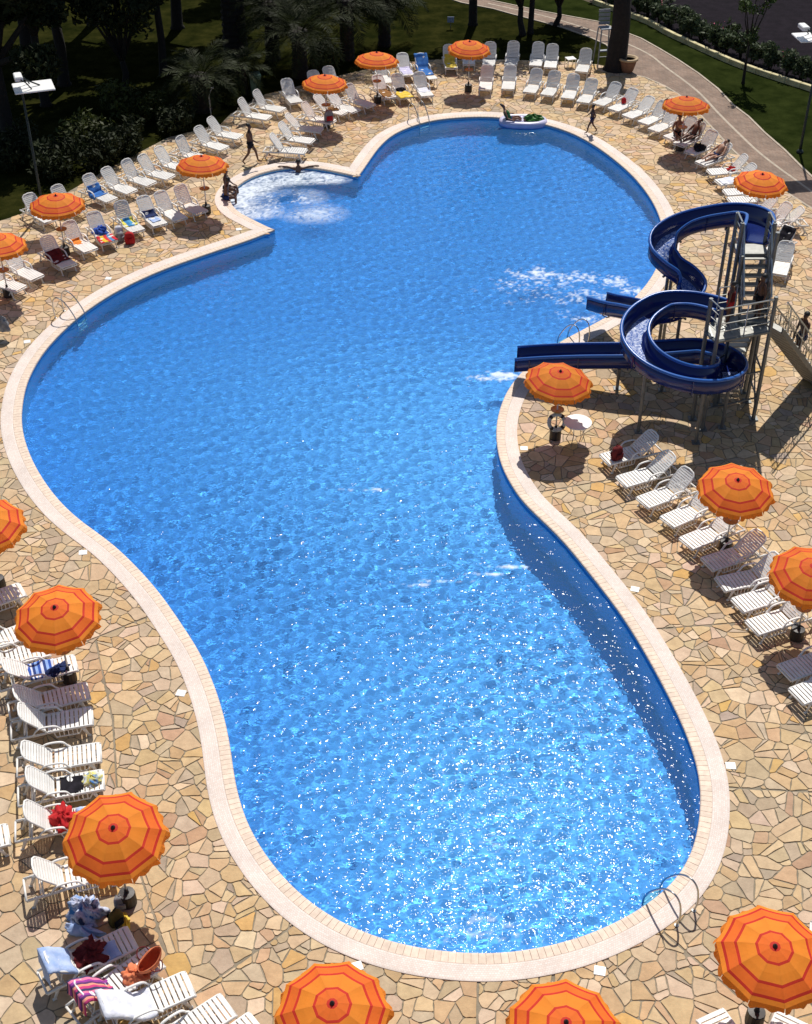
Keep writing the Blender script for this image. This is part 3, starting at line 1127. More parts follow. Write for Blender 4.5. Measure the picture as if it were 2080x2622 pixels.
ROW_TEXT = {
    'lawn': ('{} from the left in the back row along the lawn', 'loungers along the lawn edge'),
    'tipL': ('{} from the spa corner in the front row on the left', 'loungers left of the spa corner'),
    'spa': ('{} from the spa in the row above the spa basin', 'loungers above the spa'),
    'spaback': ('{} from the green bin in the palm shade', 'loungers under the palms'),
    'palm': ('{} from the left in the front row by the palms', 'loungers by the palms'),
    'palmback': ('{} from the left in the back row by the palms', 'loungers by the palms'),
    'farback': ('{} from the left in the back row at the far end', 'loungers at the far end'),
    'far': ('{} from the left in the front row at the far end', 'loungers at the far end'),
    'bend': ('{} along the brick path counted from the far end', 'loungers along the brick path'),
    'slide': ('{} behind the slide tower counted from the path umbrella', 'loungers behind the slide tower'),
    'right': ('{} below the water slide in the row right of the pool', 'loungers right of the pool'),
    'rightend': ('{} of the pair cut by the right edge of the picture', 'loungers right of the pool'),
    'left': ('{} from the top in the row down the left edge', 'loungers down the left edge'),
    'leftout': ('cut by the left edge beside the big umbrella, {}', 'loungers down the left edge'),
    'heap': ('{} from the left in the cluttered group at bottom left', 'loungers at bottom left'),
    'bottom': ('{} from the left among those cut by the bottom edge', 'loungers cut by the bottom edge'),
}
BACK_ANG = {'lawn': 56, 'tipL': 54, 'far': 55, 'farback': 62, 'left': 46, 'right': 42, 'bend': 46, 'heap': 38}
rl = random.Random(21)
for row, spots in LOUNGER_ROWS.items():
    text, grp = ROW_TEXT[row]
    for i, (x, y, a) in enumerate(spots):
        fine = y < 33.5
        o = copy_tree(PROTO_FINE if fine else PROTO_FAR)
        a = a + rl.gauss(0, 2.4)
        x, y = x + rl.uniform(-.04, .04), y + rl.uniform(-.04, .04)
        o.location = (x - SEAT_L * math.cos(R(a)), y - SEAT_L * math.sin(R(a)), 0.018)
        o.rotation_euler = (0, 0, R(a))
        lab = 'white plastic sun lounger, ' + (text.format(ORD[i]) if row != 'leftout' else 'cut by the left edge beside the largest left umbrella')
        tag(o, lab, 'sun lounger', grp)
        ang = BACK_ANG.get(row, 48) + rl.uniform(-7, 7)
        for c in o.children:
            if c.name.startswith('backrest'):
                c.rotation_euler = (0, R(ang), 0)
        LOUNGERS[row, i] = (o, R(ang))
for p in (PROTO_FINE, PROTO_FAR):
    for c in list(kids(p)):
        for g in list(kids(c)):
            bpy.data.objects.remove(g)
        bpy.data.objects.remove(c)
    bpy.data.objects.remove(p)
bpy.context.view_layer.update()

# ------------------------------------------------------------------ umbrellas
M_ORANGE = mat('orange_canvas', (0.91, 0.285, 0.024), 0.8, vary=0.06, scale=3, trans=0.38, rnd=0.10, bump=0.35, bscale=7)
M_ORANGE2 = mat('deep_orange_canvas', (0.89, 0.18, 0.020), 0.8, vary=0.06, scale=3, trans=0.38, rnd=0.10, bump=0.35, bscale=7)
M_RED = mat('red_canvas_stripe', (0.60, 0.025, 0.010), 0.8, vary=0.06, scale=4, trans=0.2)
M_POLE = mat('galvanised_pole', (0.62, 0.62, 0.60), 0.4, metal=0.5)
M_TRAY = mat('ochre_tray', (0.42, 0.24, 0.03), 0.5, rnd=0.1)
M_BASE = mat('black_umbrella_base', (0.022, 0.018, 0.018), 0.5)
RIBS = 10


def canopy_z(r):
    return -0.35 * (0.35 * r + 0.65 * r * r)


def umbrella_proto():
    root = empty('parasol', (0, 0, 0))
    MB().tube([(0, 0, 0.30), (0, 0, 1.30)], 0.024, 8).tube([(0, 0, 1.28), (0, 0, 2.36)], 0.019, 8).build('pole', M_POLE, root, True)
    bs = MB().lathe([(0.175, 0.0), (0.18, 0.02), (0.172, 0.30), (0.165, 0.325), (0.06, 0.335), (0.045, 0.345), (0.042, 0.45), (0.03, 0.46)], 14)
    bs.build('base', M_BASE, root, False)
    tr = MB().lathe([(0.03, 0.0), (0.19, 0.0), (0.205, 0.015), (0.205, 0.035), (0.185, 0.022), (0.03, 0.02)], 18, (0, 0, 1.02))
    tr.build('tray', M_TRAY, root, True)
    c = MB()
    per = 4                                               # columns per gore
    nc = RIBS * per
    rad = [0.0, 0.03, 0.10, 0.19, 0.295, 0.345, 0.50, 0.65, 0.70, 0.79, 0.87, 0.92, 1.0]
    cm = {0.03: 1, 0.10: 1, 0.19: 2, 0.295: 2, 0.345: 1, 0.50: 0, 0.65: 0, 0.70: 1, 0.79: 2, 0.87: 2, 0.92: 1, 1.0: 0}
    vs = [(0, 0, 0)]
    for r in rad[1:]:
        for k in range(nc):
            g = k % per
            t = g / per
            a0, a1 = 2 * math.pi * (k // per) / RIBS, 2 * math.pi * (k // per + 1) / RIBS
            x = r * ((1 - t) * math.cos(a0) + t * math.cos(a1))
            y = r * ((1 - t) * math.sin(a0) + t * math.sin(a1))
            sag = 4 * t * (1 - t)
            vs.append((x * (1 - 0.015 * sag * r), y * (1 - 0.015 * sag * r), canopy_z(r) - 0.022 * sag * r * r))
    fs, ms = [], []
    for k in range(nc):
        fs.append((0, 1 + k, 1 + (k + 1) % nc)); ms.append(1)
    for i in range(1, len(rad) - 1):
        for k in range(nc):
            k2 = (k + 1) % nc
            o = 1 + (i - 1) * nc
            fs.append((o + k, o + nc + k, o + nc + k2, o + k2)); ms.append(cm[rad[i + 1]])
    c.v, c.f, c.m = vs, fs, ms
    can = c.build('canopy', [M_ORANGE, M_RED, M_ORANGE2], root, False, loc=(0, 0, 2.38))
    # scalloped valance with notches at the ribs
    rng = random.Random(2)
    v = MB()
    for g in range(RIBS):
        a0, a1 = 2 * math.pi * g / RIBS, 2 * math.pi * (g + 1) / RIBS
        m_ = 12
        up, lo = [], []
        for q in range(m_ + 1):
            t = 0.01 + 0.98 * q / m_
            x, y = (1 - t) * math.cos(a0) + t * math.cos(a1), (1 - t) * math.sin(a0) + t * math.sin(a1)
            sag = 4 * t * (1 - t)
            s_ = 1 - 0.015 * sag
            z = canopy_z(1.0) - 0.022 * sag
            up.append((x * s_, y * s_, z))
            fl = 1.0 + 0.045 + 0.03 * math.sin(t * 12.56 + g) + rng.uniform(-0.012, 0.012)
            dr = 0.105 + 0.035 * abs(math.sin(t * math.pi * 4)) + rng.uniform(-0.008, 0.008)
            lo.append((x * s_ * fl, y * s_ * fl, z - dr))
        o = len(v.v)
        v.v += up + lo
        v.f += [(o + q, o + m_ + 1 + q, o + m_ + 2 + q, o + q + 1) for q in range(m_)]
        v.m += [0] * m_
    v.build('valance', M_ORANGE, can)
    MB().lathe([(0.045, -0.01), (0.045, 0.012), (0.022, 0.03), (0.018, 0.06), (0.0, 0.068)], 10).build('finial', M_BASE, can, True)
    for g in range(RIBS):
        a0 = 2 * math.pi * g / RIBS
        pts = [(r * math.cos(a0), r * math.sin(a0), canopy_z(r) - 0.014) for r in (0.03, 0.3, 0.6, 0.98)]
        rb = MB().tube(pts, 0.006, 4)
        rb.tube([(0.025 * math.cos(a0), 0.025 * math.sin(a0), -0.62), pts[2]], 0.005, 4)
        rb.build('rib', M_BASE, can)
    return root


UMB = umbrella_proto()
UMBRELLAS = [  # apex in the photograph, tilt (degrees, towards azimuth from +X), spin, label
    ((851, 2570), 5, -90, 4, 'orange parasol at the bottom edge, left of the two cut by it'),
    ((1450, 2618), 4, -70, 11, 'orange parasol cut in half by the bottom edge, right of its neighbour'),
    ((1985, 2424), 7, -100, 20, 'orange parasol at bottom right near the pool ladder'),
    ((290, 2120), 11, -75, 9, 'large orange parasol at bottom left over clothes and loungers'),
    ((140, 1556), 9, -85, 26, 'whole orange parasol beside the left coping halfway down the picture'),
    ((-45, 1322), 8, -80, 0, 'orange parasol half hidden by the left edge, halfway up'),
    ((1890, 1230), 9, -95, 15, 'orange parasol over the lounger row below the water slide'),
    ((2084, 1450), 8, -100, 30, 'orange parasol half hidden by the right edge of the picture'),
    ((1446, 952), 6, -40, 5, 'tilted orange parasol at the pool bend beside the slide chute'),
    ((1953, 447), 5, -70, 18, 'orange parasol beside the brick path behind the slide tower'),
    ((1759, 249), 2, 90, 2, 'orange parasol in front of the brick path with a seated man below'),
    ((1203, 107), 4, -60, 22, 'orange parasol at the far end, nearest the tall dark trunk'),
    ((965, 135), 2, 30, 7, 'orange parasol among the loungers by the palms'),
    ((832, 194), 2, -10, 28, 'orange parasol above the spa, beside the deep palm shade'),
    ((516, 401), 2, 45, 12, 'orange parasol just left of the spa basin'),
    ((143, 502), 2, -45, 33, 'orange parasol over the second umbrella spot left of the spa row'),
    ((-9, 604), 4, 10, 1, 'orange parasol half hidden by the left edge near the lawn'),
]
UMB_SPOTS = []
for i, (px, tilt, az, spin, lab) in enumerate(UMBRELLAS):
    o = UMB if i == 0 else copy_tree(UMB)
    if i == 0:
        kids(UMB)
    p = at(px[0], px[1], 2.38)
    if px == (1446, 952):
        p.x -= 0.12
    o.location = (p.x, p.y, 0.018)
    o.rotation_euler = (0, 0, 0)
    tag(o, lab, 'umbrella', 'orange parasols round the pool')
    UMB_SPOTS.append(o)
for i, (px, tilt, az, spin, lab) in enumerate(UMBRELLAS):
    for c in UMB_SPOTS[i].children:
        if c.name.startswith('canopy'):
            q = Matrix.Rotation(R(tilt), 3, Vector((-math.sin(R(az)), math.cos(R(az)), 0)))
            c.rotation_euler = (q @ Matrix.Rotation(R(spin), 3, 'Z')).to_euler()
# ------------------------------------------------------------------ water slides
M_SLIDE = mat('blue_gelcoat', (0.008, 0.020, 0.13), 0.18, vary=0.12, scale=1.5, spec=0.6)
M_RIM = mat('blue_slide_rim', (0.030, 0.125, 0.44), 0.25, vary=0.08, scale=2)
M_STEEL = mat('painted_steel', (0.16, 0.17, 0.17), 0.45, metal=0.4, vary=0.15, scale=5)
M_RAIL = mat('galvanised_rail', (0.50, 0.51, 0.49), 0.35, metal=0.7)
M_TREAD = mat('steel_tread', (0.30, 0.30, 0.28), 0.5, metal=0.4, vary=0.15)
TW, TH_ = 0.35, 0.50


def slide(name, path, label, posts, flow):
    root = empty(name, (path[0][0], path[0][1], 0), 0, label, 'water slide')
    root.location = (0, 0, 0)
    P = resample(catmull(path, 10), 0.12)
    n = len(P)
    T = np.gradient(P, axis=0)
    T[:, 2] = 0
    T /= np.linalg.norm(T, axis=1)[:, None]
    Lt = np.stack([T[:, 1], -T[:, 0], np.zeros(n)], 1)    # to the right of travel
    prof = [(-TW, 0.12), (-TW - 0.03, TH_), (-TW - 0.06, TH_), (-TW - 0.07, 0.06), (-TW + 0.08, -0.05), (TW - 0.08, -0.05), (TW + 0.07, 0.06),
            (TW + 0.06, TH_), (TW + 0.03, TH_), (TW, 0.12), (TW - 0.05, 0.045), (TW - 0.13, 0.012), (0, 0.0), (-TW + 0.13, 0.012), (-TW + 0.05, 0.045)]
    k = len(prof)
    vs = [tuple(P[i] + Lt[i] * a + np.array([0, 0, b])) for i in range(n) for a, b in prof]
    fs = [(i * k + q, i * k + (q + 1) % k, (i + 1) * k + (q + 1) % k, (i + 1) * k + q) for i in range(n - 1) for q in range(k)]
    fs += [tuple(range(k)), tuple((n - 1) * k + q for q in range(k - 1, -1, -1))]
    MB().add(vs, fs).build('trough', M_SLIDE, root, True)
    for sgn in (-1, 1):
        MB().tube([tuple(P[i] + Lt[i] * sgn * (TW + 0.055) + np.array([0, 0, TH_ + 0.005])) for i in range(0, n)], 0.05, 6, flat=(1.15, 0.8)).build('rim', M_RIM, root, True)
    # flanges where the moulded sections are bolted together
    step = int(1.6 / 0.12)
    for i in range(step, n - 3, step):
        f = MB()
        ring = [(-TW - 0.10, TH_ - 0.04), (-TW - 0.12, 0.04), (-TW + 0.06, -0.10), (TW - 0.06, -0.10), (TW + 0.12, 0.04), (TW + 0.10, TH_ - 0.04)]
        f.tube([tuple(P[i] + Lt[i] * a + np.array([0, 0, b])) for a, b in ring], 0.02, 4)
        f.build('flange', M_SLIDE, root)
    # thin sheet of running water
    w = MB()
    i0, i1 = int(flow[0] * n), int(flow[1] * n)
    wv = []
    for i in range(i0, i1):
        for a, b in ((-0.24, 0.030), (-0.12, 0.024), (0.0, 0.016), (0.12, 0.024), (0.24, 0.030)):
            wv.append(tuple(P[i] + Lt[i] * (a + random.uniform(-0.02, 0.02)) + np.array([0, 0, b + random.uniform(-0.002, 0.005)])))
    w.add(wv, [(i * 5 + q, i * 5 + q + 1, i * 5 + q + 6, i * 5 + q + 5) for i in range(i1 - i0 - 1) for q in range(4)])
    w.build('running_water', M_FLOW, root, True)
    # posts with a saddle under the trough
    for (t, side) in posts:
        i = min(int(t * n), n - 1)
        p = P[i] + Lt[i] * side
        pm = MB().tube([(p[0], p[1], 0.015), (p[0], p[1], P[i][2] - 0.12)], 0.055, 8)
        pm.box((p[0], p[1], 0.025), (0.24, 0.24, 0.03))
        a, b = P[i] + Lt[i] * -0.30, P[i] + Lt[i] * 0.30
        pm.tube([(a[0], a[1], a[2] - 0.10), (b[0], b[1], b[2] - 0.10)], 0.04, 6)
        pm.build('post', M_STEEL, root, False)
    return root, P


def flow_material():
    m, nt, b = nodes_of('running_water_film')
    N, L = nt.nodes.new, nt.links.new
    b.inputs['Base Color'].default_value = (0.20, 0.34, 0.75, 1)
    b.inputs['Roughness'].default_value = 0.12
    tc = N('ShaderNodeTexCoord')
    nz = N('ShaderNodeTexNoise')
    nz.inputs['Scale'].default_value = 14
    nz.inputs['Detail'].default_value = 5
    L(tc.outputs['Object'], nz.inputs['Vector'])
    bp = N('ShaderNodeBump')
    bp.inputs['Strength'].default_value = 0.8
    bp.inputs['Distance'].default_value = 0.04
    L(nz.outputs['Fac'], bp.inputs['Height']); L(bp.outputs[0], b.inputs['Normal'])
    cr = N('ShaderNodeValToRGB')
    e = cr.color_ramp.elements
    e[0].position, e[1].position = 0.40, 0.68
    e[0].color, e[1].color = (0.05, 0.13, 0.45, 1), (0.62, 0.70, 0.88, 1)
    L(nz.outputs['Fac'], cr.inputs[0]); L(cr.outputs[0], b.inputs['Base Color'])
    return m


M_FLOW = flow_material()
CX_, CY_, RC = 8.39, 34.88, 1.52
near_path = [(9.55, 35.55, 3.06), (9.05, 36.00, 3.0), (8.55, 36.28, 2.93)]
for k, a in enumerate(range(105, 440, 20)):
    t = (a - 105) / 345.0
    near_path.append((CX_ + RC * math.cos(R(a)), CY_ + RC * math.sin(R(a)), 2.86 - 1.72 * t))
near_path += [(8.1, 36.42, 1.10), (7.0, 36.48, 0.98), (5.6, 36.75, 0.80), (4.4, 36.97, 0.62), (3.55, 37.12, 0.46)]
slide_near, P_near = slide('water_slide', near_path, 'blue spiral water slide, the lower one with a long straight chute', [(0.30, 0), (0.42, 0), (0.50, 0.0), (0.58, 0), (0.70, 0), (0.79, 0.0), (0.885, 0)], (0.15, 0.55))
far_path = [(10.60, 36.95, 4.92), (10.88, 38.05, 4.86), (10.50, 38.85, 4.68), (9.72, 39.25, 4.42), (8.90, 39.38, 4.10), (8.30, 39.12, 3.80), (8.16, 38.66, 3.50), (8.45, 38.30, 3.22), (8.86, 38.08, 2.95),
            (9.06, 37.76, 2.72), (8.90, 37.42, 2.48), (8.52, 37.26, 2.25), (8.12, 37.42, 2.0), (7.83, 37.86, 1.75), (7.62, 38.48, 1.48), (7.30, 39.20, 1.20), (6.90, 39.90, 0.93), (6.55, 40.62, 0.68)]
slide_far, P_far = slide('water_slide', far_path, 'blue winding water slide, the higher one starting at the top platform', [(0.20, 0), (0.34, 0), (0.47, 0), (0.62, 0), (0.76, 0)], (0.24, 0.62))

# ------------------------------------------------------------------ slide tower
tower = empty('slide_tower', (0, 0, 0), 0, 'grey steel slide tower with stairs and railed platforms', 'tower')
A_Z, B_Z = 3.18, 4.90
aL, aF, aR, aB = (8.95, 34.75), (9.15, 34.15), (10.85, 34.75), (10.55, 35.75)
plat = MB()
poly = [aL, aF, aR, aB, (9.35, 35.45)]
nP = len(poly)
plat.add([(x, y, A_Z - 0.05) for x, y in poly] + [(x, y, A_Z) for x, y in poly], [tuple(range(nP - 1, -1, -1)), tuple(range(nP, 2 * nP))] + [(i, (i + 1) % nP, nP + (i + 1) % nP, nP + i) for i in range(nP)])
plat.build('platform', M_TREAD, tower)
for i in range(nP):
    x, y = poly[i]; x2, y2 = poly[(i + 1) % nP]
    MB().tube([(x, y, A_Z - 0.07), (x2, y2, A_Z - 0.07)], 0.06, 6).build('edge_beam', M_STEEL, tower)
# grating bars laid on the platform
for k in range(9):
    t = (k + 0.5) / 9
    a = (aL[0] + (aR[0] - aL[0]) * t, aF[1] + (aR[1] - aF[1]) * t + 0.06)
    MB().box((a[0], a[1] + 0.45, A_Z + 0.008), (0.05, 0.72, 0.016)).build('grating_bar', M_RAIL, tower)
bP = [(9.95, 36.30), (10.85, 36.30), (10.85, 37.20), (9.95, 37.20)]
plb = MB().box((10.40, 36.62, B_Z - 0.03), (0.92, 0.66, 0.06))
plb.build('platform', M_TREAD, tower)
posts = [((8.95, 34.75), A_Z + 1.05), ((9.15, 34.15), A_Z + 1.05), ((10.85, 34.75), A_Z + 1.10), ((10.85, 35.75), B_Z + 0.95), ((9.92, 35.75), B_Z + 0.2), ((9.92, 36.98), B_Z + 1.0), ((10.88, 36.98), B_Z + 1.0), ((10.88, 36.28), B_Z + 1.0), ((9.92, 36.28), B_Z + 1.0)]
for (x, y), zt in posts:
    MB().tube([(x, y, 0.015), (x, y, zt)], 0.062, 8).box((x, y, 0.025), (0.26, 0.26, 0.03)).build('post', M_STEEL, tower)
for (a, b) in (((9.15, 34.15), (10.85, 34.75)), ((8.95, 34.75), (9.92, 35.75)), ((10.85, 34.75), (10.85, 35.75))):
    for z in (0.75, 1.7):
        MB().tube([(*a, z), (*b, z + 0.05)], 0.03, 5).build('brace', M_STEEL, tower)
MB().tube([(10.85, 34.75, 0.3), (10.85, 35.75, 1.6)], 0.025, 5).build('brace', M_STEEL, tower)


def railing(pts, z, name='railing', h=1.02, bars=0.0):
    r = MB()
    top = [(x, y, z + h) for x, y in pts]
    r.tube(top, 0.026, 6)
    for q in (0.25, 0.5, 0.75):
        r.tube([(x, y, z + h * q) for x, y in pts], 0.014, 5)
    for (x, y) in pts:
        r.tube([(x, y, z), (x, y, z + h)], 0.022, 5)
    return r.build(name, M_RAIL, tower)


railing([aL, aF, (10.0, 34.45), aR], A_Z)
railing([(9.35, 35.45), (9.92, 35.62)], A_Z)
railing([(9.92, 36.30), (9.92, 36.98)], B_Z)
railing([(10.88, 36.30), (10.88, 36.98)], B_Z)


def flight(a, b, za, zb, w, n, rails=True, name='stair'):
    """Open steel stair from a (low) to b (high)."""
    A, B = Vector((a[0], a[1], za)), Vector((b[0], b[1], zb))
    d = B - A
    hdir = Vector((d.x, d.y, 0)).normalized()
    side = Vector((hdir.y, -hdir.x, 0))
    root = MB()
    for s in (-1, 1):
        o = side * s * w / 2
        st = MB()
        p0, p1 = A + o, B + o
        vs = []
        for p in (p0, p1):
            for dz in (-0.13, 0.07):
                for e in (-0.02, 0.02):
                    vs.append(tuple(p + side * e + Vector((0, 0, dz))))
        st.add(vs, [(0, 2, 3, 1), (4, 5, 7, 6), (0, 1, 5, 4), (2, 6, 7, 3), (1, 3, 7, 5), (0, 4, 6, 2)])
        st.build('stringer', M_STEEL, tower)
        if rails:
            rl_ = MB()
            up = Vector((0, 0, 0.92))
            rl_.tube([p0 + up, p1 + up], 0.026, 6)
            rl_.tube([p0 + up * 0.5, p1 + up * 0.5], 0.016, 5)
            for k in range(4):
                q = p0.lerp(p1, (k + 0.3) / 3.6)
                rl_.tube([q, q + up], 0.02, 5)
            rl_.build('handrail', M_RAIL, tower)
            # wire infill: crossing rods
            wi = MB()
            m_ = 18
            for k in range(m_):
                q0, q1 = p0.lerp(p1, k / m_), p0.lerp(p1, min(1, (k + 1.6) / m_))
                wi.tube([q0 + up * 0.05, q1 + up * 0.97], 0.008, 3, caps=False)
                wi.tube([q1 + up * 0.05, q0 + up * 0.97], 0.008, 3, caps=False)
            wi.build('wire_infill', M_STEEL, tower)
    base = None
    ang = math.atan2(hdir.y, hdir.x)
    for k in range(n):
        q = A.lerp(B, (k + 0.5) / n)
        if base is None:
            base = MB().box((0, 0, 0), (0.25, w - 0.05, 0.035)).build('tread', M_TREAD, tower)
            o = base
        else:
            o = base.copy(); COL.objects.link(o); o.parent = tower
        o.location = q
        o.rotation_euler = (0, 0, ang)


flight((10.40, 35.05), (10.40, 36.32), A_Z, B_Z, 0.82, 8, rails=True)
flight((10.42, 37.15), (10.42, 35.75), 0.05, A_Z - 0.1, 0.70, 12, rails=False)
flight((13.30, 36.75), (10.95, 35.15), 0.05, A_Z, 0.95, 15)
# closed soffit under the side stair
_a, _b = Vector((13.30, 36.75, -0.02)), Vector((10.95, 35.15, A_Z - 0.12))
_sd = Vector((_b - _a)); _sd.z = 0; _sd.normalize(); _sd = Vector((_sd.y, -_sd.x, 0)) * 0.455
MB().add([_a + _sd, _a - _sd, _b - _sd, _b + _sd, _a + _sd - Vector((0, 0, .02)), _a - _sd - Vector((0, 0, .02)), _b - _sd - Vector((0, 0, .02)), _b + _sd - Vector((0, 0, .02))],
         [(0, 1, 2, 3), (7, 6, 5, 4), (0, 4, 5, 1), (2, 6, 7, 3)]).build('stair_soffit', M_STEEL, tower)
# ------------------------------------------------------------------ brick path, kerb
def paver_material():
    m, nt, b = nodes_of('path_pavers')
    N, L = nt.nodes.new, nt.links.new
    tc = N('ShaderNodeTexCoord')
    mp = N('ShaderNodeMapping')
    mp.inputs['Rotation'].default_value = (0, 0, R(52))
    L(tc.outputs['Object'], mp.inputs['Vector'])
    br = N('ShaderNodeTexBrick')
    br.inputs['Scale'].default_value = 1.0
    br.inputs['Brick Width'].default_value = 0.22
    br.inputs['Row Height'].default_value = 0.11
    br.inputs['Mortar Size'].default_value = 0.008
    br.inputs['Bias'].default_value = -0.1
    br.inputs['Color1'].default_value = (0.21, 0.13, 0.085, 1)
    br.inputs['Color2'].default_value = (0.28, 0.19, 0.135, 1)
    br.inputs['Mortar'].default_value = (0.16, 0.12, 0.10, 1)
    L(mp.outputs[0], br.inputs['Vector'])
    nz = N('ShaderNodeTexNoise')
    nz.inputs['Scale'].default_value = 1.1
    nz.inputs['Detail'].default_value = 8
    L(tc.outputs['Object'], nz.inputs['Vector'])
    mr = N('ShaderNodeMapRange')
    mr.inputs['From Min'].default_value = 0.3; mr.inputs['From Max'].default_value = 0.7
    mr.inputs['To Min'].default_value = 0.72; mr.inputs['To Max'].default_value = 1.15
    L(nz.outputs['Fac'], mr.inputs['Value'])
    hs = N('ShaderNodeHueSaturation')
    L(br.outputs[0], hs.inputs['Color']); L(mr.outputs[0], hs.inputs['Value'])
    L(hs.outputs[0], b.inputs['Base Color'])
    b.inputs['Roughness'].default_value = 0.8
    bp = N('ShaderNodeBump')
    bp.inputs['Strength'].default_value = 0.4
    bp.inputs['Distance'].default_value = 0.01
    L(br.outputs['Fac'], bp.inputs['Height']); bp.invert = True
    L(bp.outputs[0], b.inputs['Normal'])
    return m


path_in = [tuple(at(*p)[:2]) for p in PATH_IN] + [tuple(p[:2]) for p in deck_line[18:]]
path_out = [tuple(at(*p)[:2]) for p in PATH_OUT]
path = fill('path', [path_in + [(24.0, 44.0)] + path_out[::-1]], -0.012, paver_material())
tag(path, kind='structure')
M_PALE = mat('pale_strip_stone', (0.42, 0.35, 0.27), 0.8, vary=0.2, scale=3)
LINE = [(1250, 8), (1400, 42), (1500, 72), (1598, 108), (1663, 139), (1703, 170), (1754, 207), (1795, 241), (1839, 288), (1890, 339), (1941, 387), (1992, 427), (2060, 476), (2160, 550)]
lp = catmull([at(*p) for p in LINE], 5)
strip = MB()
for i in range(len(lp) - 1):
    t = (lp[i + 1] - lp[i]).normalized(); nrm = Vector((-t.y, t.x, 0)) * 0.06
    strip.add([lp[i] - nrm, lp[i + 1] - nrm, lp[i + 1] + nrm, lp[i] + nrm], [(0, 1, 2, 3)])
for k in range(len(strip.v)):
    strip.v[k] = (strip.v[k][0], strip.v[k][1], -0.007)
strip.build('path_strip', M_PALE, path)
edge = MB()
for line in (path_in, path_out):
    for i in range(len(line) - 1):
        a, b_ = Vector((*line[i], 0)), Vector((*line[i + 1], 0))
        if (b_ - a).length < 1e-4: continue
        t = (b_ - a).normalized(); nrm = Vector((-t.y, t.x, 0)) * 0.05
        edge.add([a - nrm + Vector((0, 0, -.05)), b_ - nrm + Vector((0, 0, -.05)), b_ + nrm + Vector((0, 0, -.05)), a + nrm + Vector((0, 0, -.05)),
                  a - nrm + Vector((0, 0, .012)), b_ - nrm + Vector((0, 0, .012)), b_ + nrm + Vector((0, 0, .012)), a + nrm + Vector((0, 0, .012))],
                 [(4, 5, 6, 7), (0, 1, 5, 4), (2, 3, 7, 6), (1, 2, 6, 5), (3, 0, 4, 7)])
edge.build('path_edging', M_PALE, path)

M_KERB = mat('pale_yellow_kerb', (0.62, 0.55, 0.30), 0.75, vary=0.25, scale=2.5)
kerb = empty('kerb', (0, 0, 0)); tag(kerb, kind='structure')
kp = resample([tuple(p) for p in kerb_pts], 0.9)
for i in range(len(kp) - 1):
    a, b_ = Vector(kp[i]), Vector(kp[i + 1])
    mid = (a + b_) / 2
    o = MB().box((0, 0, 0.08), ((b_ - a).length - 0.02, 0.22, 0.30), bev=0.02).build('kerb_stone', M_KERB, kerb)
    o.location = (mid.x, mid.y, 0.0)
    o.rotation_euler = (0, 0, math.atan2(b_.y - a.y, b_.x - a.x))

# ------------------------------------------------------------------ trees, palms, shrubs
M_BARK = mat('dark_bark', (0.016, 0.012, 0.010), 0.95, vary=0.35, scale=7, bump=0.8, bscale=12)
LEAF = {
    'dark': mat('dark_leaf', (0.020, 0.027, 0.010), 0.7, vary=0.5, scale=1.2, trans=0.12, spec=0.15),
    'olive': mat('olive_leaf', (0.050, 0.062, 0.014), 0.6, vary=0.5, scale=1.5, trans=0.2, spec=0.2),
    'mid': mat('mid_green_leaf', (0.040, 0.066, 0.016), 0.6, vary=0.5, scale=1.5, trans=0.2, spec=0.2),
    'palm': mat('palm_leaf', (0.024, 0.032, 0.010), 0.6, vary=0.5, scale=1.0, trans=0.25, spec=0.1),
    'grey': mat('grey_green_leaf', (0.065, 0.090, 0.042), 0.6, vary=0.4, scale=2.0, trans=0.2, spec=0.2),
}


def leaf_cloud(name, clumps, n, size, m, parent, seed, flat=0.35):
    """n small pointed leaves scattered round the clump centres (x, y, z, radius)."""
    rs = np.random.RandomState(seed)
    C = np.array(clumps)
    wts = C[:, 3] ** 2
    idx = rs.choice(len(C), n, p=wts / wts.sum())
    d = rs.normal(size=(n, 3))
    d /= np.linalg.norm(d, axis=1)[:, None]
    rad = C[idx, 3] * rs.rand(n) ** 0.45
    c = C[idx, :3] + d * rad[:, None] * np.array([1, 1, 0.75])
    nrm = rs.normal(size=(n, 3)) + np.array([0, 0, flat * 2])
    nrm /= np.linalg.norm(nrm, axis=1)[:, None]
    u = np.cross(nrm, rs.normal(size=(n, 3)))
    u /= np.linalg.norm(u, axis=1)[:, None]
    v = np.cross(nrm, u)
    s = size * rs.uniform(0.6, 1.4, n)[:, None]
    V = np.stack([c - u * s, c - v * s * 0.42, c + u * s, c + v * s * 0.42], 1).reshape(-1, 3)
    me = bpy.data.meshes.new(name)
    me.vertices.add(n * 4)
    me.vertices.foreach_set('co', V.ravel())
    me.loops.add(n * 4)
    me.loops.foreach_set('vertex_index', np.arange(n * 4))
    me.polygons.add(n)
    me.polygons.foreach_set('loop_start', np.arange(0, n * 4, 4))
    me.polygons.foreach_set('loop_total', np.full(n, 4))
    me.update(calc_edges=True)
    me.materials.append(m)
    o = bpy.data.objects.new(name, me)
    COL.objects.link(o)
    o.parent = parent
    return o


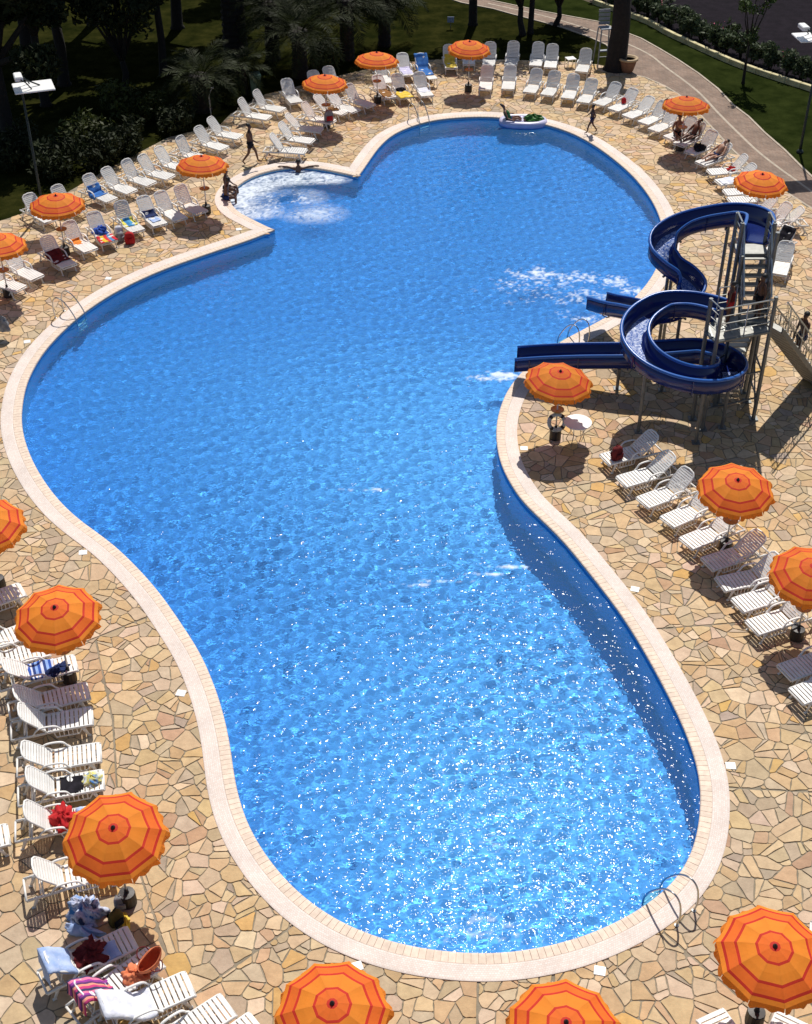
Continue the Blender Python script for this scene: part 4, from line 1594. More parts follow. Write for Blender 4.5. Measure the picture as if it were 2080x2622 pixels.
def tree(base, h, spread, trunk_r, label, seed, leaf='dark', n=5000, size=0.17, fork=None, lean=(0, 0), crown_from=0.30, limbs=7, group='trees beyond the terrace'):
    rng = random.Random(seed)
    root = empty('tree', (base[0], base[1], -0.04), 0, label, 'tree', group)
    t = MB()
    top = Vector((lean[0], lean[1], h * 0.82))
    zf = (fork or crown_from) * h
    f0 = Vector((lean[0] * zf / h, lean[1] * zf / h, zf))
    t.tube([(0, 0, -0.05), (0, 0, 0.15), tuple(f0 * 0.5 + Vector((rng.uniform(-.1, .1), rng.uniform(-.1, .1), 0))), tuple(f0)], [trunk_r * 1.5, trunk_r * 1.1, trunk_r * 0.92, trunk_r * 0.8], 9)
    clumps = []
    for k in range(limbs):
        a = 2 * math.pi * k / limbs + rng.uniform(-0.4, 0.4)
        rr = spread * rng.uniform(0.45, 1.0)
        e = Vector((lean[0] + rr * math.cos(a), lean[1] + rr * math.sin(a), h * rng.uniform(max(crown_from, 0.30) + 0.06, 0.95)))
        mid = f0.lerp(e, 0.5) + Vector((rng.uniform(-.2, .2), rng.uniform(-.2, .2), 0.25 * rng.random()))
        t.tube([tuple(f0 - Vector((0, 0, 0.05))), tuple(mid), tuple(e)], [trunk_r * 0.6, trunk_r * 0.35, trunk_r * 0.12], 6)
        for q in range(4):
            p = mid.lerp(e, rng.uniform(0.3, 1.15)) + Vector((rng.gauss(0, .35), rng.gauss(0, .35), rng.gauss(0, .3))) * spread * 0.35
            clumps.append((p.x, p.y, p.z, spread * rng.uniform(0.16, 0.34)))
            t.tube([tuple(mid.lerp(e, 0.6)), tuple(p)], [trunk_r * 0.16, trunk_r * 0.06], 4)
    t.tube([tuple(f0), tuple(top)], [trunk_r * 0.7, trunk_r * 0.15], 6)
    for q in range(5):
        p = top + Vector((rng.gauss(0, .3), rng.gauss(0, .3), rng.gauss(0, .2))) * spread
        clumps.append((p.x, p.y, p.z, spread * rng.uniform(0.2, 0.32)))
    t.build('trunk', M_BARK, root, True)
    leaf_cloud('crown', clumps, n, size, LEAF[leaf], root, seed)
    return root


def palm(base, h, reach, label, seed, fronds=30, trunk_r=0.28, droop=1.0, leaflets=26, leaf='palm'):
    rng = random.Random(seed)
    root = empty('palm_tree', (base[0], base[1], -0.04), 0, label, 'palm', 'palms beyond the terrace')
    t = MB()
    prof = []
    k_ = max(4, int(h / 0.16))
    for k in range(k_ + 1):
        z = h * k / k_
        prof.append((trunk_r * (1.15 - 0.2 * k / k_) * (1.06 if k % 2 else 0.94), z - 0.05))
    t.lathe(prof, 10)
    t.lathe([(trunk_r * 0.9, h - 0.05), (trunk_r * 1.5, h + 0.15), (trunk_r * 1.2, h + 0.4), (0.05, h + 0.55)], 10)
    t.build('trunk', M_BARK, root, False)
    proto = []
    for v in range(5):
        f = MB()
        up = [62, 45, 28, 10, -8][v]
        pts = []
        p = Vector((0.1, 0, 0)); ang = R(up)
        seg = reach / 9
        for k in range(10):
            pts.append(p.copy())
            p = p + Vector((math.cos(ang), 0, math.sin(ang))) * seg
            ang -= R(9.5 * droop) * (0.6 + 0.12 * k)
        f.tube(pts, [0.028 * (1 - 0.09 * k) for k in range(10)], 4)
        for k in range(leaflets):
            s = 0.16 + 0.84 * k / leaflets
            i = min(int(s * 9), 8)
            q = pts[i].lerp(pts[i + 1], s * 9 - i)
            td = (pts[i + 1] - pts[i]).normalized()
            ln = reach * 0.24 * math.sin(math.pi * (0.18 + 0.80 * s)) + 0.06
            for sd in (-1, 1):
                dirv = (td * 0.75 + Vector((0, sd, 0)) * 0.85 + Vector((0, 0, 0.22 - 0.5 * rng.random()))).normalized()
                e = q + dirv * ln
                wv = td.cross(dirv).cross(dirv).normalized() * 0.022
                m_ = q.lerp(e, 0.4)
                f.add([q, m_ + wv, e, m_ - wv], [(0, 1, 2, 3)])
        proto.append(f)
    meshes = []
    for k in range(fronds):
        v = min(4, int(5 * (k / fronds)))
        if v >= len(meshes):
            o = proto[v].build('frond', LEAF[leaf], root)
            meshes.append(o.data)
        else:
            o = bpy.data.objects.new('frond', meshes[v]); COL.objects.link(o); o.parent = root
        o.location = (0, 0, h + 0.25)
        o.rotation_euler = (rng.uniform(-0.2, 0.2), rng.uniform(-0.12, 0.12), k * 2.399 + rng.uniform(-.2, .2))
        sc = rng.uniform(0.85, 1.12)
        o.scale = (sc, sc, sc)
    return root


def shrub(base, r, h, label, seed, leaf='olive', n=900, size=0.10, cat='shrub', group='shrubs by the lawn', name='shrub'):
    rng = random.Random(seed)
    root = empty(name, (base[0], base[1], -0.04), 0, label, cat, group)
    st = MB()
    clumps = []
    for k in range(7):
        a = rng.uniform(0, 6.28)
        rr = r * rng.uniform(0.1, 0.75)
        e = Vector((rr * math.cos(a), rr * math.sin(a), h * rng.uniform(0.55, 1.0)))
        st.tube([(0.05 * math.cos(a), 0.05 * math.sin(a), 0), tuple(e * 0.55 + Vector((0, 0, 0.1))), tuple(e)], [0.03, 0.02, 0.008], 4)
        clumps.append((e.x, e.y, e.z * 0.85, r * rng.uniform(0.35, 0.55)))
        clumps.append((e.x * 0.8, e.y * 0.8, e.z * 0.5, r * rng.uniform(0.3, 0.5)))
    st.build('stem', M_BARK, root)
    leaf_cloud('foliage', clumps, n, size, LEAF[leaf], root, seed)
    return root


def G(px, py):
    return tuple(at(px, py)[:2])


TREES = [
    ((20, 330), 10, 3.2, 0.30, 'dense dark tree at the left edge behind the square lamp', 101, dict(n=15000, size=0.2)),
    ((118, 268), 11, 3.0, 0.22, 'dark tree with a slim trunk just right of the square lamp', 102, dict(n=14000, size=0.2)),
    ((165, 215), 12, 3.4, 0.28, 'tall dark tree filling the top left corner', 103, dict(n=15000, size=0.2)),
    ((322, 224), 8.5, 3.0, 0.17, 'tree with a forked slim trunk on the open lawn', 104, dict(n=4500, fork=0.16, crown_from=0.42, leaf='dark', limbs=9)),
    ((455, 70), 12, 3.6, 0.3, 'dark tree at the top edge left of the thick palm trunk', 105, dict(n=13000, size=0.2)),
    ((240, 60), 13, 4.0, 0.3, 'dark tree at the top edge above the forked tree', 106, dict(n=14000, size=0.2)),
    ((1211, 62), 12, 2.6, 0.22, 'straight dark trunk on the lawn above the far umbrella', 107, dict(n=3500, crown_from=0.55)),
    ((1338, 88), 7, 2.2, 0.17, 'leaning forked tree on the far lawn beside the path', 108, dict(n=2600, fork=0.2, lean=(-0.7, 0.6), crown_from=0.5)),
    ((1358, 84), 7.5, 2.2, 0.15, 'slim tree standing close behind the leaning forked tree', 109, dict(n=2600, crown_from=0.5, lean=(0.3, 0.5))),
    ((1425, 64), 5, 1.8, 0.15, 'small dark spreading tree beside the brick path', 110, dict(n=2600, fork=0.2, crown_from=0.35, lean=(0.5, 0.5))),
    ((1575, 178), 5.2, 1.0, 0.50, 'huge dark straight trunk between terrace and path', 111, dict(n=700, crown_from=0.84, fork=0.9)),
    ((1903, 212), 5.5, 1.0, 0.07, 'thin young tree with wispy foliage on the right verge', 112, dict(n=900, leaf='mid', size=0.11, crown_from=0.3, fork=0.35)),
    ((700, -60), 13, 4.2, 0.3, 'dark tree behind the palms at the top edge', 113, dict(n=14000, size=0.2)),
    ((420, 190), 9, 3.0, 0.2, 'dark tree between the forked tree and the low palm', 115, dict(n=9000, size=0.2, crown_from=0.4)),
    ((70, 130), 12, 4.0, 0.3, 'dark tree high in the left corner behind the square lamp', 116, dict(n=14000, size=0.2)),
    ((900, -80), 13, 4.0, 0.3, 'dark tree behind the palm crowns, near the middle of the top edge', 114, dict(n=13000, size=0.2)),
]
for (b_, h, sp, tr, lab, sd, kw) in TREES:
    tree(G(*b_), h, sp, tr, lab, sd, **kw)
palm(G(606, 150), 6.5, 2.8, 'palm with a very thick dark trunk left of the palm clump', 201, fronds=34, trunk_r=0.55)
palm(G(520, 282), 1.3, 2.3, 'low bushy palm with arching fronds behind the back row of loungers', 202, fronds=34, trunk_r=0.40)
palm(G(770, 195), 1.9, 3.0, 'broad palm over the shaded loungers near the green bin', 203, fronds=40, trunk_r=0.36)
palm(G(700, 150), 2.4, 2.8, 'dark palm on the left of the palm clump', 204, fronds=36, trunk_r=0.34)
palm(G(890, 150), 2.6, 2.9, 'palm with pale frond tips behind the umbrella by the palms', 205, fronds=38, trunk_r=0.34)
palm(G(985, 115), 2.2, 2.4, 'rightmost palm of the clump next to the open lawn', 206, fronds=32, trunk_r=0.30)
palm(G(620, 240), 1.0, 1.9, 'small palm between the green bin and the thick trunk', 207, fronds=28, trunk_r=0.3)
SHRUBS = [((307, 300), 1.3, 1.6, 'olive', 'leafy bush with sunlit tips below the forked tree', 301), ((372, 312), 1.1, 1.3, 'olive', 'bush with broad sunlit leaves right of the olive bush', 302),
          ((205, 372), 1.4, 1.3, 'olive', 'low wide bush in front of the square lamp', 303), ((262, 430), 1.4, 1.2, 'dark', 'dark bush at the lawn edge behind the lounger backs', 304),
          ((150, 440), 1.6, 1.4, 'dark', 'dark bush behind the leftmost umbrella spot', 305), ((330, 385), 1.3, 1.1, 'dark', 'dark rounded bush below the leafy bushes', 306), ((40, 420), 1.5, 1.5, 'dark', 'dark bush at the left edge below the square lamp', 307),
          ((595, 262), 0.7, 0.7, 'olive', 'small bright bush beside the white pole light', 308), ((830, 165), 1.3, 1.0, 'olive', 'sunlit shrub glimpsed under the palm crowns', 309), ((440, 330), 1.2, 1.0, 'dark', 'dark bush left of the low palm', 310)]
for (b_, r_, h, lf, lab, sd) in SHRUBS:
    shrub(G(*b_), r_, h, lab, sd, lf, n=1500, size=0.12)
# hedge of single shrubs behind the kerb
hk = [Vector(p) for p in resample([tuple(p) for p in kerb_pts], 0.95)]
M_PINK = mat('pink_petals', (0.55, 0.10, 0.16), 0.6)
cnt = 0
for i, p in enumerate(hk):
    q = p + Vector((0.55, 0.75, 0))
    pp = proj((q.x, q.y, 0.6))
    if not (1500 < pp[0] < 2150 and pp[1] > -40):
        continue
    cnt += 1
    nth = ['first', 'second', 'third', 'fourth', 'fifth', 'sixth', 'seventh', 'eighth', 'ninth', 'tenth', 'eleventh', 'twelfth', 'thirteenth', 'fourteenth', 'fifteenth', 'sixteenth', 'seventeenth', 'eighteenth', 'nineteenth', 'twentieth', 'next-to-last', 'last'][min(cnt - 1, 21)]
    o = shrub((q.x + random.uniform(-.12, .12), q.y + random.uniform(-.12, .12)), 0.72, random.uniform(1.15, 1.6), 'grey-green hedge shrub behind the kerb, %s from the big trunk' % nth, 400 + i, 'grey', n=700, size=0.12, group='hedge behind the kerb', name='hedge_shrub')
    if i % 5 == 0:
        leaf_cloud('blossom', [(0, 0, 1.1, 0.5)], 14, 0.06, M_PINK, o, 900 + i)

# ------------------------------------------------------------------ lamps, chair, pot, bin and other fixtures
M_WHITE = mat('white_enamel', (0.82, 0.82, 0.80), 0.4, vary=0.04)
M_DARKM = mat('dark_green_metal', (0.02, 0.028, 0.024), 0.5)


def plate_lamp(p, label, rz, h=5.0, off=(-0.45, 0.0)):
    root = empty('lamp_post', (p[0], p[1], 0), rz, label, 'lamp', 'square reflector lamps')
    MB().tube([(off[0], off[1], -0.05), (off[0], off[1], 0.4), (off[0], off[1], h - 0.05)], [0.075, 0.06, 0.045], 8).lathe([(0.16, -0.05), (0.16, 0.03), (0.08, 0.12), (0.05, 0.14)], 10, (off[0], off[1], 0)).build('post', M_DARKM, root, True)
    MB().box((0, 0, h), (1.5, 1.15, 0.05), bev=0.02).build('reflector_plate', M_WHITE, root)
    br = MB()
    for y in (-0.32, 0.32):
        br.tube([(-0.1, y, h + 0.03), (-0.28, y, h + 0.30), (-0.45, y, h + 0.42)], 0.025, 5)
    br.tube([(0.25, 0, h + 0.03), (-0.1, 0.0, h + 0.22), (-0.4, 0, h + 0.40)], 0.03, 5)
    br.build('bracket', M_DARKM, root)
    hd = MB().box((-0.50, 0, h + 0.44), (0.30, 0.62, 0.16), bev=0.03)
    hd.build('lamp_head', M_WHITE, root)
    return root


p = at(86, 222, 5.0); plate_lamp((p.x, p.y), 'lamp post with a white square reflector plate on the dark lawn, left', R(20))
p = at(2068, 95, 5.0); plate_lamp((p.x + 0.25, p.y), 'lamp post with a white reflector plate cut by the right edge', R(8), off=(0.35, 0))

M_TERRA = mat('terracotta', (0.24, 0.12, 0.07), 0.8, bump=0.2)
pot = empty('flower_pot', (*G(1606, 184), 0.0), 0, 'round terracotta pot with a pale rim beside the huge trunk', 'pot')
MB().lathe([(0.24, -0.01), (0.30, 0.10), (0.40, 0.45), (0.43, 0.62), (0.36, 0.62), (0.34, 0.50)], 18).build('pot_body', M_TERRA, pot, True)
MB().lathe([(0.44, 0.60), (0.50, 0.62), (0.50, 0.71), (0.37, 0.71), (0.36, 0.60)], 18).build('rim', mat('pale_terracotta', (0.45, 0.33, 0.20), 0.8), pot, True)
MB().lathe([(0.0, 0.56), (0.36, 0.54)], 14, caps=False).build('soil', M_SOIL, pot)

chair = empty('lifeguard_chair', (*G(1543, 162), 0.0), R(-80), 'tall pale lifeguard chair beside the huge trunk', 'chair')
M_GREYP = mat('weathered_white_paint', (0.27, 0.30, 0.34), 0.6, vary=0.15)
for sx in (-1, 1):
    for sy in (-1, 1):
        MB().tube([(sx * 0.42, sy * 0.38, 0), (sx * 0.27, sy * 0.28, 1.75)], 0.035, 6).build('leg', M_GREYP, chair)
MB().box((0.0, 0, 1.77), (0.56, 0.58, 0.05), bev=0.01).build('seat', M_GREYP, chair)
for k in range(4):
    o = MB().box((0, 0, 0), (0.03, 0.58, 0.15)).build('back_slat', M_GREYP, chair)
    o.location = (-0.29 - 0.03 * k, 0, 1.93 + 0.19 * k)
MB().box((0.34, 0, 0.75), (0.25, 0.62, 0.04)).build('footrest', M_GREYP, chair)
for z in (0.45, 1.2):
    MB().tube([(0.37, -0.33, z), (0.37, 0.33, z)], 0.022, 5).build('rung', M_GREYP, chair)

M_BIN = mat('green_bin_plastic', (0.05, 0.14, 0.12), 0.5)
bin_ = empty('waste_bin', (*G(655, 243), 0.0), R(15), 'green waste bin at the palm shade edge of the terrace', 'bin')
MB().add([(-.2, -.2, 0), (.2, -.2, 0), (.2, .2, 0), (-.2, .2, 0), (-.26, -.26, .95), (.26, -.26, .95), (.26, .26, .95), (-.26, .26, .95)], [(3, 2, 1, 0), (0, 1, 5, 4), (1, 2, 6, 5), (2, 3, 7, 6), (3, 0, 4, 7), (4, 5, 6, 7)]).build('body', M_BIN, bin_)
MB().box((0, 0, 1.0), (0.58, 0.58, 0.09), bev=0.03).build('lid', M_BIN, bin_)
pl = empty('path_light', (*G(541, 296), 0.0), 0, 'thin white pole light with a bent head at the lawn edge', 'lamp')
MB().tube([(0, 0, -0.04), (-0.02, 0, 0.85), (0.02, 0, 1.05), (0.14, 0, 1.28)], 0.03, 6).build('pole', M_WHITE, pl, True)
MB().box((0.16, 0, 1.31), (0.14, 0.09, 0.05)).build('head', M_WHITE, pl)
bd = empty('lawn_sign', (*G(1154, 72), 0.0), 0, 'small pale blue board on the far lawn', 'sign')
MB().tube([(0, 0, -0.04), (0, 0, 0.35)], 0.02, 5).build('stake', M_STEEL, bd)
MB().box((0, 0, 0.45), (0.36, 0.03, 0.30)).build('board', mat('pale_blue_board', (0.22, 0.28, 0.42), 0.6), bd)

for (px, lab) in (((1106, 222), 'small white side table beside the loungers by the palms'), ((1460, 172), 'small white side table left of the last far lounger')):
    t = empty('side_table', (*G(*px), 0.016), 0.3, lab, 'table', 'white side tables')
    MB().box((0, 0, 0.43), (0.46, 0.46, 0.035), bev=0.01).build('top', M_PLASTIC, t)
    for sx in (-1, 1):
        for sy in (-1, 1):
            MB().tube([(sx * 0.19, sy * 0.19, 0.42), (sx * 0.21, sy * 0.21, 0)], 0.022, 5).build('leg', M_PLASTIC, t)
tp = at(1480, 1082, 0.72)
t = empty('round_table', (tp.x, tp.y, 0.016), 0.2, 'round white garden table beside the tilted umbrella', 'table')
MB().lathe([(0.0, 0.70), (0.40, 0.70), (0.425, 0.705), (0.425, 0.728), (0.41, 0.735), (0.0, 0.738)], 28).build('top', M_WHITE, t, False)
for k in range(4):
    a = math.pi / 4 + k * math.pi / 2
    MB().tube([(0.25 * math.cos(a), 0.25 * math.sin(a), 0.70), (0.20 * math.cos(a), 0.20 * math.sin(a), 0.35), (0.34 * math.cos(a), 0.34 * math.sin(a), 0)], 0.014, 5).build('leg', M_RAIL, t, True)
MB().tube([(0.2 * math.cos(a), 0.2 * math.sin(a), 0.35) for a in np.linspace(0, 2 * math.pi, 17)[:-1]], 0.01, 4, closed=True).build('leg_ring', M_RAIL, t)

# life ring leaning on the tilted umbrella's pole
ub = UMB_SPOTS[8].location
ring = empty('life_ring', (ub.x, ub.y - 0.10, 0.66), 0, 'grey life ring with dark bands hung on the tilted umbrella pole', 'life ring')
ring.rotation_euler = (R(66), 0, R(8))
pts = [(0.24 * math.cos(a), 0.24 * math.sin(a), 0) for a in np.linspace(0, 2 * math.pi, 25)[:-1]]
MB().tube(pts, 0.062, 8, closed=True).build('ring', mat('faded_ring_foam', (0.42, 0.46, 0.45), 0.6), ring, True)
for k in range(4):
    a0 = R(45 + 90 * k)
    MB().tube([(0.24 * math.cos(a0 + d), 0.24 * math.sin(a0 + d), 0) for d in (-0.16, -0.05, 0.05, 0.16)], 0.067, 8).build('band', M_BASE, ring, True)

# small square skimmer lids beside the coping
for k, (px, where) in enumerate([((213, 1416), 'by the left coping above the whole umbrella'), ((464, 1776), 'by the left coping below the whole umbrella'), ((1871, 1962), 'by the right coping near the bottom bend'), ((1626, 1510), 'by the right coping below the lounger row'),
                                 ((914, 2476), 'below the bottom coping, left of centre'), ((1536, 2487), 'below the bottom coping, right of centre'), ((1342, 1149), 'at the pool bend beside the tilted umbrella'), ((278, 714), 'by the upper left coping'), ((70, 876), 'by the left coping below the left ladder'), ((612, 588), 'on the spa corner of the terrace')]):
    p = at(*px)
    o = MB().box((0, 0, 0.012), (0.23, 0.21, 0.032), bev=0.008).build('skimmer_lid', M_WHITE)
    o.location = (p.x, p.y, 0.0); o.rotation_euler = (0, 0, random.uniform(-.4, .4))
    tag(o, 'small white skimmer lid ' + where, 'lid', 'skimmer lids round the pool')

# pool ladders
M_INOX = mat('stainless_tube', (0.55, 0.56, 0.55), 0.22, metal=1.0, vary=0.03)
for px, lab in (((1078, 316), 'steel pool ladder at the far end of the pool'), ((197, 815), 'steel pool ladder at the upper left of the pool'), ((1452, 866), 'steel pool ladder between the two slide chutes'), ((1688, 2292), 'steel pool ladder at the bottom right of the pool')):
    g = np.array(at(*px)[:2])
    i = int(np.argmin(np.linalg.norm(POOL - g, axis=1)))
    nrm = _vn[i] / np.linalg.norm(_vn[i])
    root = empty('pool_ladder', (POOL[i][0], POOL[i][1], 0), math.atan2(nrm[1], nrm[0]), lab, 'ladder', 'pool ladders')
    for sy in (-0.27, 0.27):
        path_ = catmull([(0.72, sy, 0.02), (0.76, sy, 0.35), (0.70, sy, 0.70), (0.52, sy, 0.84), (0.25, sy, 0.72), (-0.02, sy, 0.35), (-0.14, sy, 0.05), (-0.16, sy, -0.3), (-0.16, sy, -0.95)], 5)
        o = MB().tube(path_, 0.022, 7).build('rail', M_INOX, root, True)
        o.cycles.is_caustics_receiver = True
        MB().lathe([(0.05, 0.0), (0.05, 0.015), (0.025, 0.02)], 10, (0.72, sy, 0.014)).build('flange', M_INOX, root)
    for k in range(3):
        o = MB().box((-0.16, 0, -0.16 - 0.27 * k), (0.09, 0.52, 0.03), bev=0.008).build('step', M_WHITE, root)
        o.cycles.is_caustics_receiver = True
# ------------------------------------------------------------------ towels, clothes and bags
def cloth(name, cols, rough=0.9, stripes=0.0, axis=0):
    """Woven cloth: one colour, or stripes of several across the piece."""
    if name in MATS:
        return MATS[name]
    m, nt, b = nodes_of(name)
    N, L = nt.nodes.new, nt.links.new
    b.inputs['Roughness'].default_value = rough
    b.inputs['Specular IOR Level'].default_value = 0.15
    tc = N('ShaderNodeTexCoord')
    cr = N('ShaderNodeValToRGB')
    cr.color_ramp.interpolation = 'CONSTANT' if stripes else 'LINEAR'
    e = cr.color_ramp.elements
    while len(e) < len(cols):
        e.new(0.5)
    for k, c in enumerate(cols):
        e[k].position = k / len(cols) if stripes else 0.35 + 0.3 * k / max(1, len(cols) - 1)
        e[k].color = (*c, 1)
    if stripes:
        sp = N('ShaderNodeSeparateXYZ')
        L(tc.outputs['UV'], sp.inputs[0])
        ml = N('ShaderNodeMath'); ml.operation = 'MULTIPLY'; ml.inputs[1].default_value = stripes
        fr = N('ShaderNodeMath'); fr.operation = 'FRACT'
        L(sp.outputs[axis], ml.inputs[0]); L(ml.outputs[0], fr.inputs[0]); L(fr.outputs[0], cr.inputs[0])
    else:
        nz = N('ShaderNodeTexNoise'); nz.inputs['Scale'].default_value = 5.0; nz.inputs['Detail'].default_value = 3
        L(tc.outputs['Object'], nz.inputs['Vector']); L(nz.outputs['Fac'], cr.inputs[0])
    L(cr.outputs[0], b.inputs['Base Color'])
    n2 = N('ShaderNodeTexNoise'); n2.inputs['Scale'].default_value = 18; n2.inputs['Detail'].default_value = 4
    L(tc.outputs['Object'], n2.inputs['Vector'])
    bp = N('ShaderNodeBump'); bp.inputs['Strength'].default_value = 0.5; bp.inputs['Distance'].default_value = 0.02
    L(n2.outputs['Fac'], bp.inputs['Height']); L(bp.outputs[0], b.inputs['Normal'])
    MATS[name] = m
    return m


def towel(key, u0, u1, m, label, y0=-0.27, y1=0.27, seed=0, drop=0.0, cat='towel', name='towel', over=0.0):
    """Towel laid along a lounger: u from -0.82 (top of the back) over 0 (hinge) to 1.06 (foot); drop hangs over the sides, over folds behind the back's top."""
    o, ang = LOUNGERS[key]
    rng = random.Random(seed)
    nu, nv = 22, 12
    ph = [rng.uniform(0, 6.28) for _ in range(6)]
    vs = []
    for i in range(nu + 1):
        u = u0 + (u1 - u0) * i / nu
        for j in range(nv + 1):
            t = j / nv
            v = y0 + (y1 - y0) * t
            wob = 0.012 * math.sin(9 * u + ph[0] + 3 * v) + 0.010 * math.sin(17 * v + ph[1] + 4 * u) + 0.008 * math.sin(23 * u + ph[2])
            lift = 0.030 + wob
            hang = 0.0
            if abs(v) > HALF_W:
                hang = abs(v) - HALF_W
                vv = math.copysign(HALF_W + 0.02 + 0.15 * hang, v)
            else:
                vv = v
            if u >= 0:
                x, z = u, SEAT_Z + lift - hang
            elif u > -BACK_L:
                x, z = u * math.cos(ang) - lift * math.sin(-ang) * 0 + lift * math.sin(ang) * 1.0, SEAT_Z - u * math.sin(ang) + lift * math.cos(ang) - hang * 0.9
                x = u * math.cos(ang) + lift * math.sin(ang)
            else:
                e = -BACK_L - u
                x, z = -BACK_L * math.cos(ang) - 0.06 - 0.10 * e, SEAT_Z + BACK_L * math.sin(ang) + 0.04 - e - hang * 0.6
            ed = 0.02 * math.sin(11 * v + ph[3]) * (1 if i in (0, nu) else 0)
            vs.append((x + ed, vv + 0.02 * math.sin(6 * u + ph[4]), z))
    mb = MB().add(vs, [(i * (nv + 1) + j, (i + 1) * (nv + 1) + j, (i + 1) * (nv + 1) + j + 1, i * (nv + 1) + j + 1) for i in range(nu) for j in range(nv)])
    t_ = mb.build(name, m, None, True)
    uv_ = t_.data.uv_layers.new(name='UVMap')
    for lp_ in t_.data.loops:
        i, j = divmod(lp_.vertex_index, nv + 1)
        uv_.data[lp_.index].uv = (i / nu, j / nv)
    md = t_.modifiers.new('thickness', 'SOLIDIFY'); md.thickness = 0.012
    t_.matrix_world = o.matrix_world
    tag(t_, label, cat)
    return t_


def heap(p, r, h, m, label, seed, cat='clothes', name='clothes_pile', lobes=6):
    """Crumpled cloth: overlapping folded lumps in one skin."""
    rng = random.Random(seed)
    nu, nv = 40, 14
    dirs = [(rng.uniform(0, 6.28), rng.uniform(2, 7), rng.uniform(0, 6.28), rng.uniform(0.05, 0.16)) for _ in range(lobes)]
    vs = []
    for i in range(nv + 1):
        th = math.pi / 2 * i / nv
        for j in range(nu):
            a = 2 * math.pi * j / nu
            k = 1.0
            for d, fq, ph, am in dirs:
                k += am * math.sin(fq * a + ph + 2.2 * math.sin(th * 3 + d))
                k += am * 0.5 * math.sin(fq * 2.3 * a - ph + 7 * th)
            rr = r[0] * math.cos(th) * k
            r2 = r[1] * math.cos(th) * k
            z = h * math.sin(th) * (1 + 0.35 * (k - 1) + 0.10 * math.sin(5 * a + th * 9))
            vs.append((rr * math.cos(a), r2 * math.sin(a), max(0.002, z)))
    fs = [(i * nu + j, i * nu + (j + 1) % nu, (i + 1) * nu + (j + 1) % nu, (i + 1) * nu + j) for i in range(nv) for j in range(nu)]
    o = MB().add(vs, fs).build(name, m, None, True)
    o.location = p
    o.rotation_euler = (0, 0, rng.uniform(0, 3))
    return tag(o, label, cat)


def on(key, u, v=0.0, dz=0.03):
    o, ang = LOUNGERS[key]
    if u >= 0:
        p = Vector((u, v, SEAT_Z + dz - 0.02))
    else:
        p = Vector((u * math.cos(ang), v, SEAT_Z - u * math.sin(ang) + dz))
    return o.matrix_world @ p


def bag(p, m, label, rz=0.0, s=1.0, m2=None, cat='bag', name='backpack', lean=0.0):
    root = empty(name, p, rz, label, cat)
    b = MB()
    lay = [(0.0, 0.17, 0.10), (0.10, 0.19, 0.125), (0.26, 0.185, 0.12), (0.38, 0.15, 0.10), (0.44, 0.08, 0.06)]
    vs = []
    n = 14
    for z, a, c in lay:
        for k in range(n):
            w = 2 * math.pi * k / n
            cx, cy = math.cos(w), math.sin(w)
            q = (abs(cx) ** 3 + abs(cy) ** 3) ** (-1 / 3)
            vs.append((a * cx * q * s, c * cy * q * s, z * s))
    fs = [(i * n + k, i * n + (k + 1) % n, (i + 1) * n + (k + 1) % n, (i + 1) * n + k) for i in range(len(lay) - 1) for k in range(n)] + [tuple(range(n - 1, -1, -1)), tuple(range((len(lay) - 1) * n, len(lay) * n))]
    b.add(vs, fs).build('body', m, root, True)
    MB().box((0, -0.135 * s, 0.16 * s), (0.24 * s, 0.06 * s, 0.18 * s), bev=0.015).build('pocket', m2 or m, root)
    for sx in (-1, 1):
        MB().tube([(sx * 0.09 * s, 0.10 * s, 0.40 * s), (sx * 0.10 * s, 0.17 * s, 0.28 * s), (sx * 0.11 * s, 0.13 * s, 0.06 * s)], 0.014, 5, flat=(1.8, 0.5)).build('strap', m2 or m, root)
    MB().tube([(-0.05 * s, 0.03, 0.43 * s), (0, 0.03, 0.50 * s), (0.05 * s, 0.03, 0.43 * s)], 0.01, 5).build('handle', m2 or m, root)
    root.rotation_euler = (lean, 0, rz)
    return root


BLUE = cloth('blue_terry', [(0.03, 0.12, 0.40), (0.06, 0.20, 0.52)])
LBLUE = cloth('pale_blue_terry', [(0.30, 0.42, 0.70), (0.45, 0.55, 0.78)])
NAVY = cloth('navy_cloth', [(0.012, 0.02, 0.07), (0.03, 0.05, 0.16)])
YELL = cloth('yellow_terry', [(0.70, 0.48, 0.04), (0.78, 0.60, 0.12)])
ORNG = cloth('orange_cloth', [(0.70, 0.20, 0.03), (0.75, 0.28, 0.06)])
REDC = cloth('red_cloth', [(0.42, 0.015, 0.02), (0.55, 0.04, 0.04)])
MARO = cloth('maroon_cloth', [(0.10, 0.012, 0.015), (0.18, 0.03, 0.03)])
BLAK = cloth('black_cloth', [(0.010, 0.009, 0.012), (0.025, 0.022, 0.03)])
WHIT = cloth('white_terry', [(0.66, 0.68, 0.78), (0.78, 0.79, 0.84)])
LILA = cloth('lilac_terry', [(0.52, 0.48, 0.72), (0.68, 0.66, 0.80)])
BROW = cloth('brown_cloth', [(0.20, 0.10, 0.035), (0.32, 0.17, 0.06)])
CORA = cloth('coral_cloth', [(0.60, 0.16, 0.07), (0.70, 0.24, 0.12)])
GREY = cloth('grey_cloth', [(0.20, 0.20, 0.21), (0.34, 0.34, 0.35)])
MULTI = cloth('striped_beach_towel', [(0.55, 0.06, 0.20), (0.75, 0.30, 0.22), (0.10, 0.04, 0.14), (0.30, 0.05, 0.30), (0.72, 0.20, 0.35), (0.05, 0.05, 0.12)], stripes=2.0, axis=1)
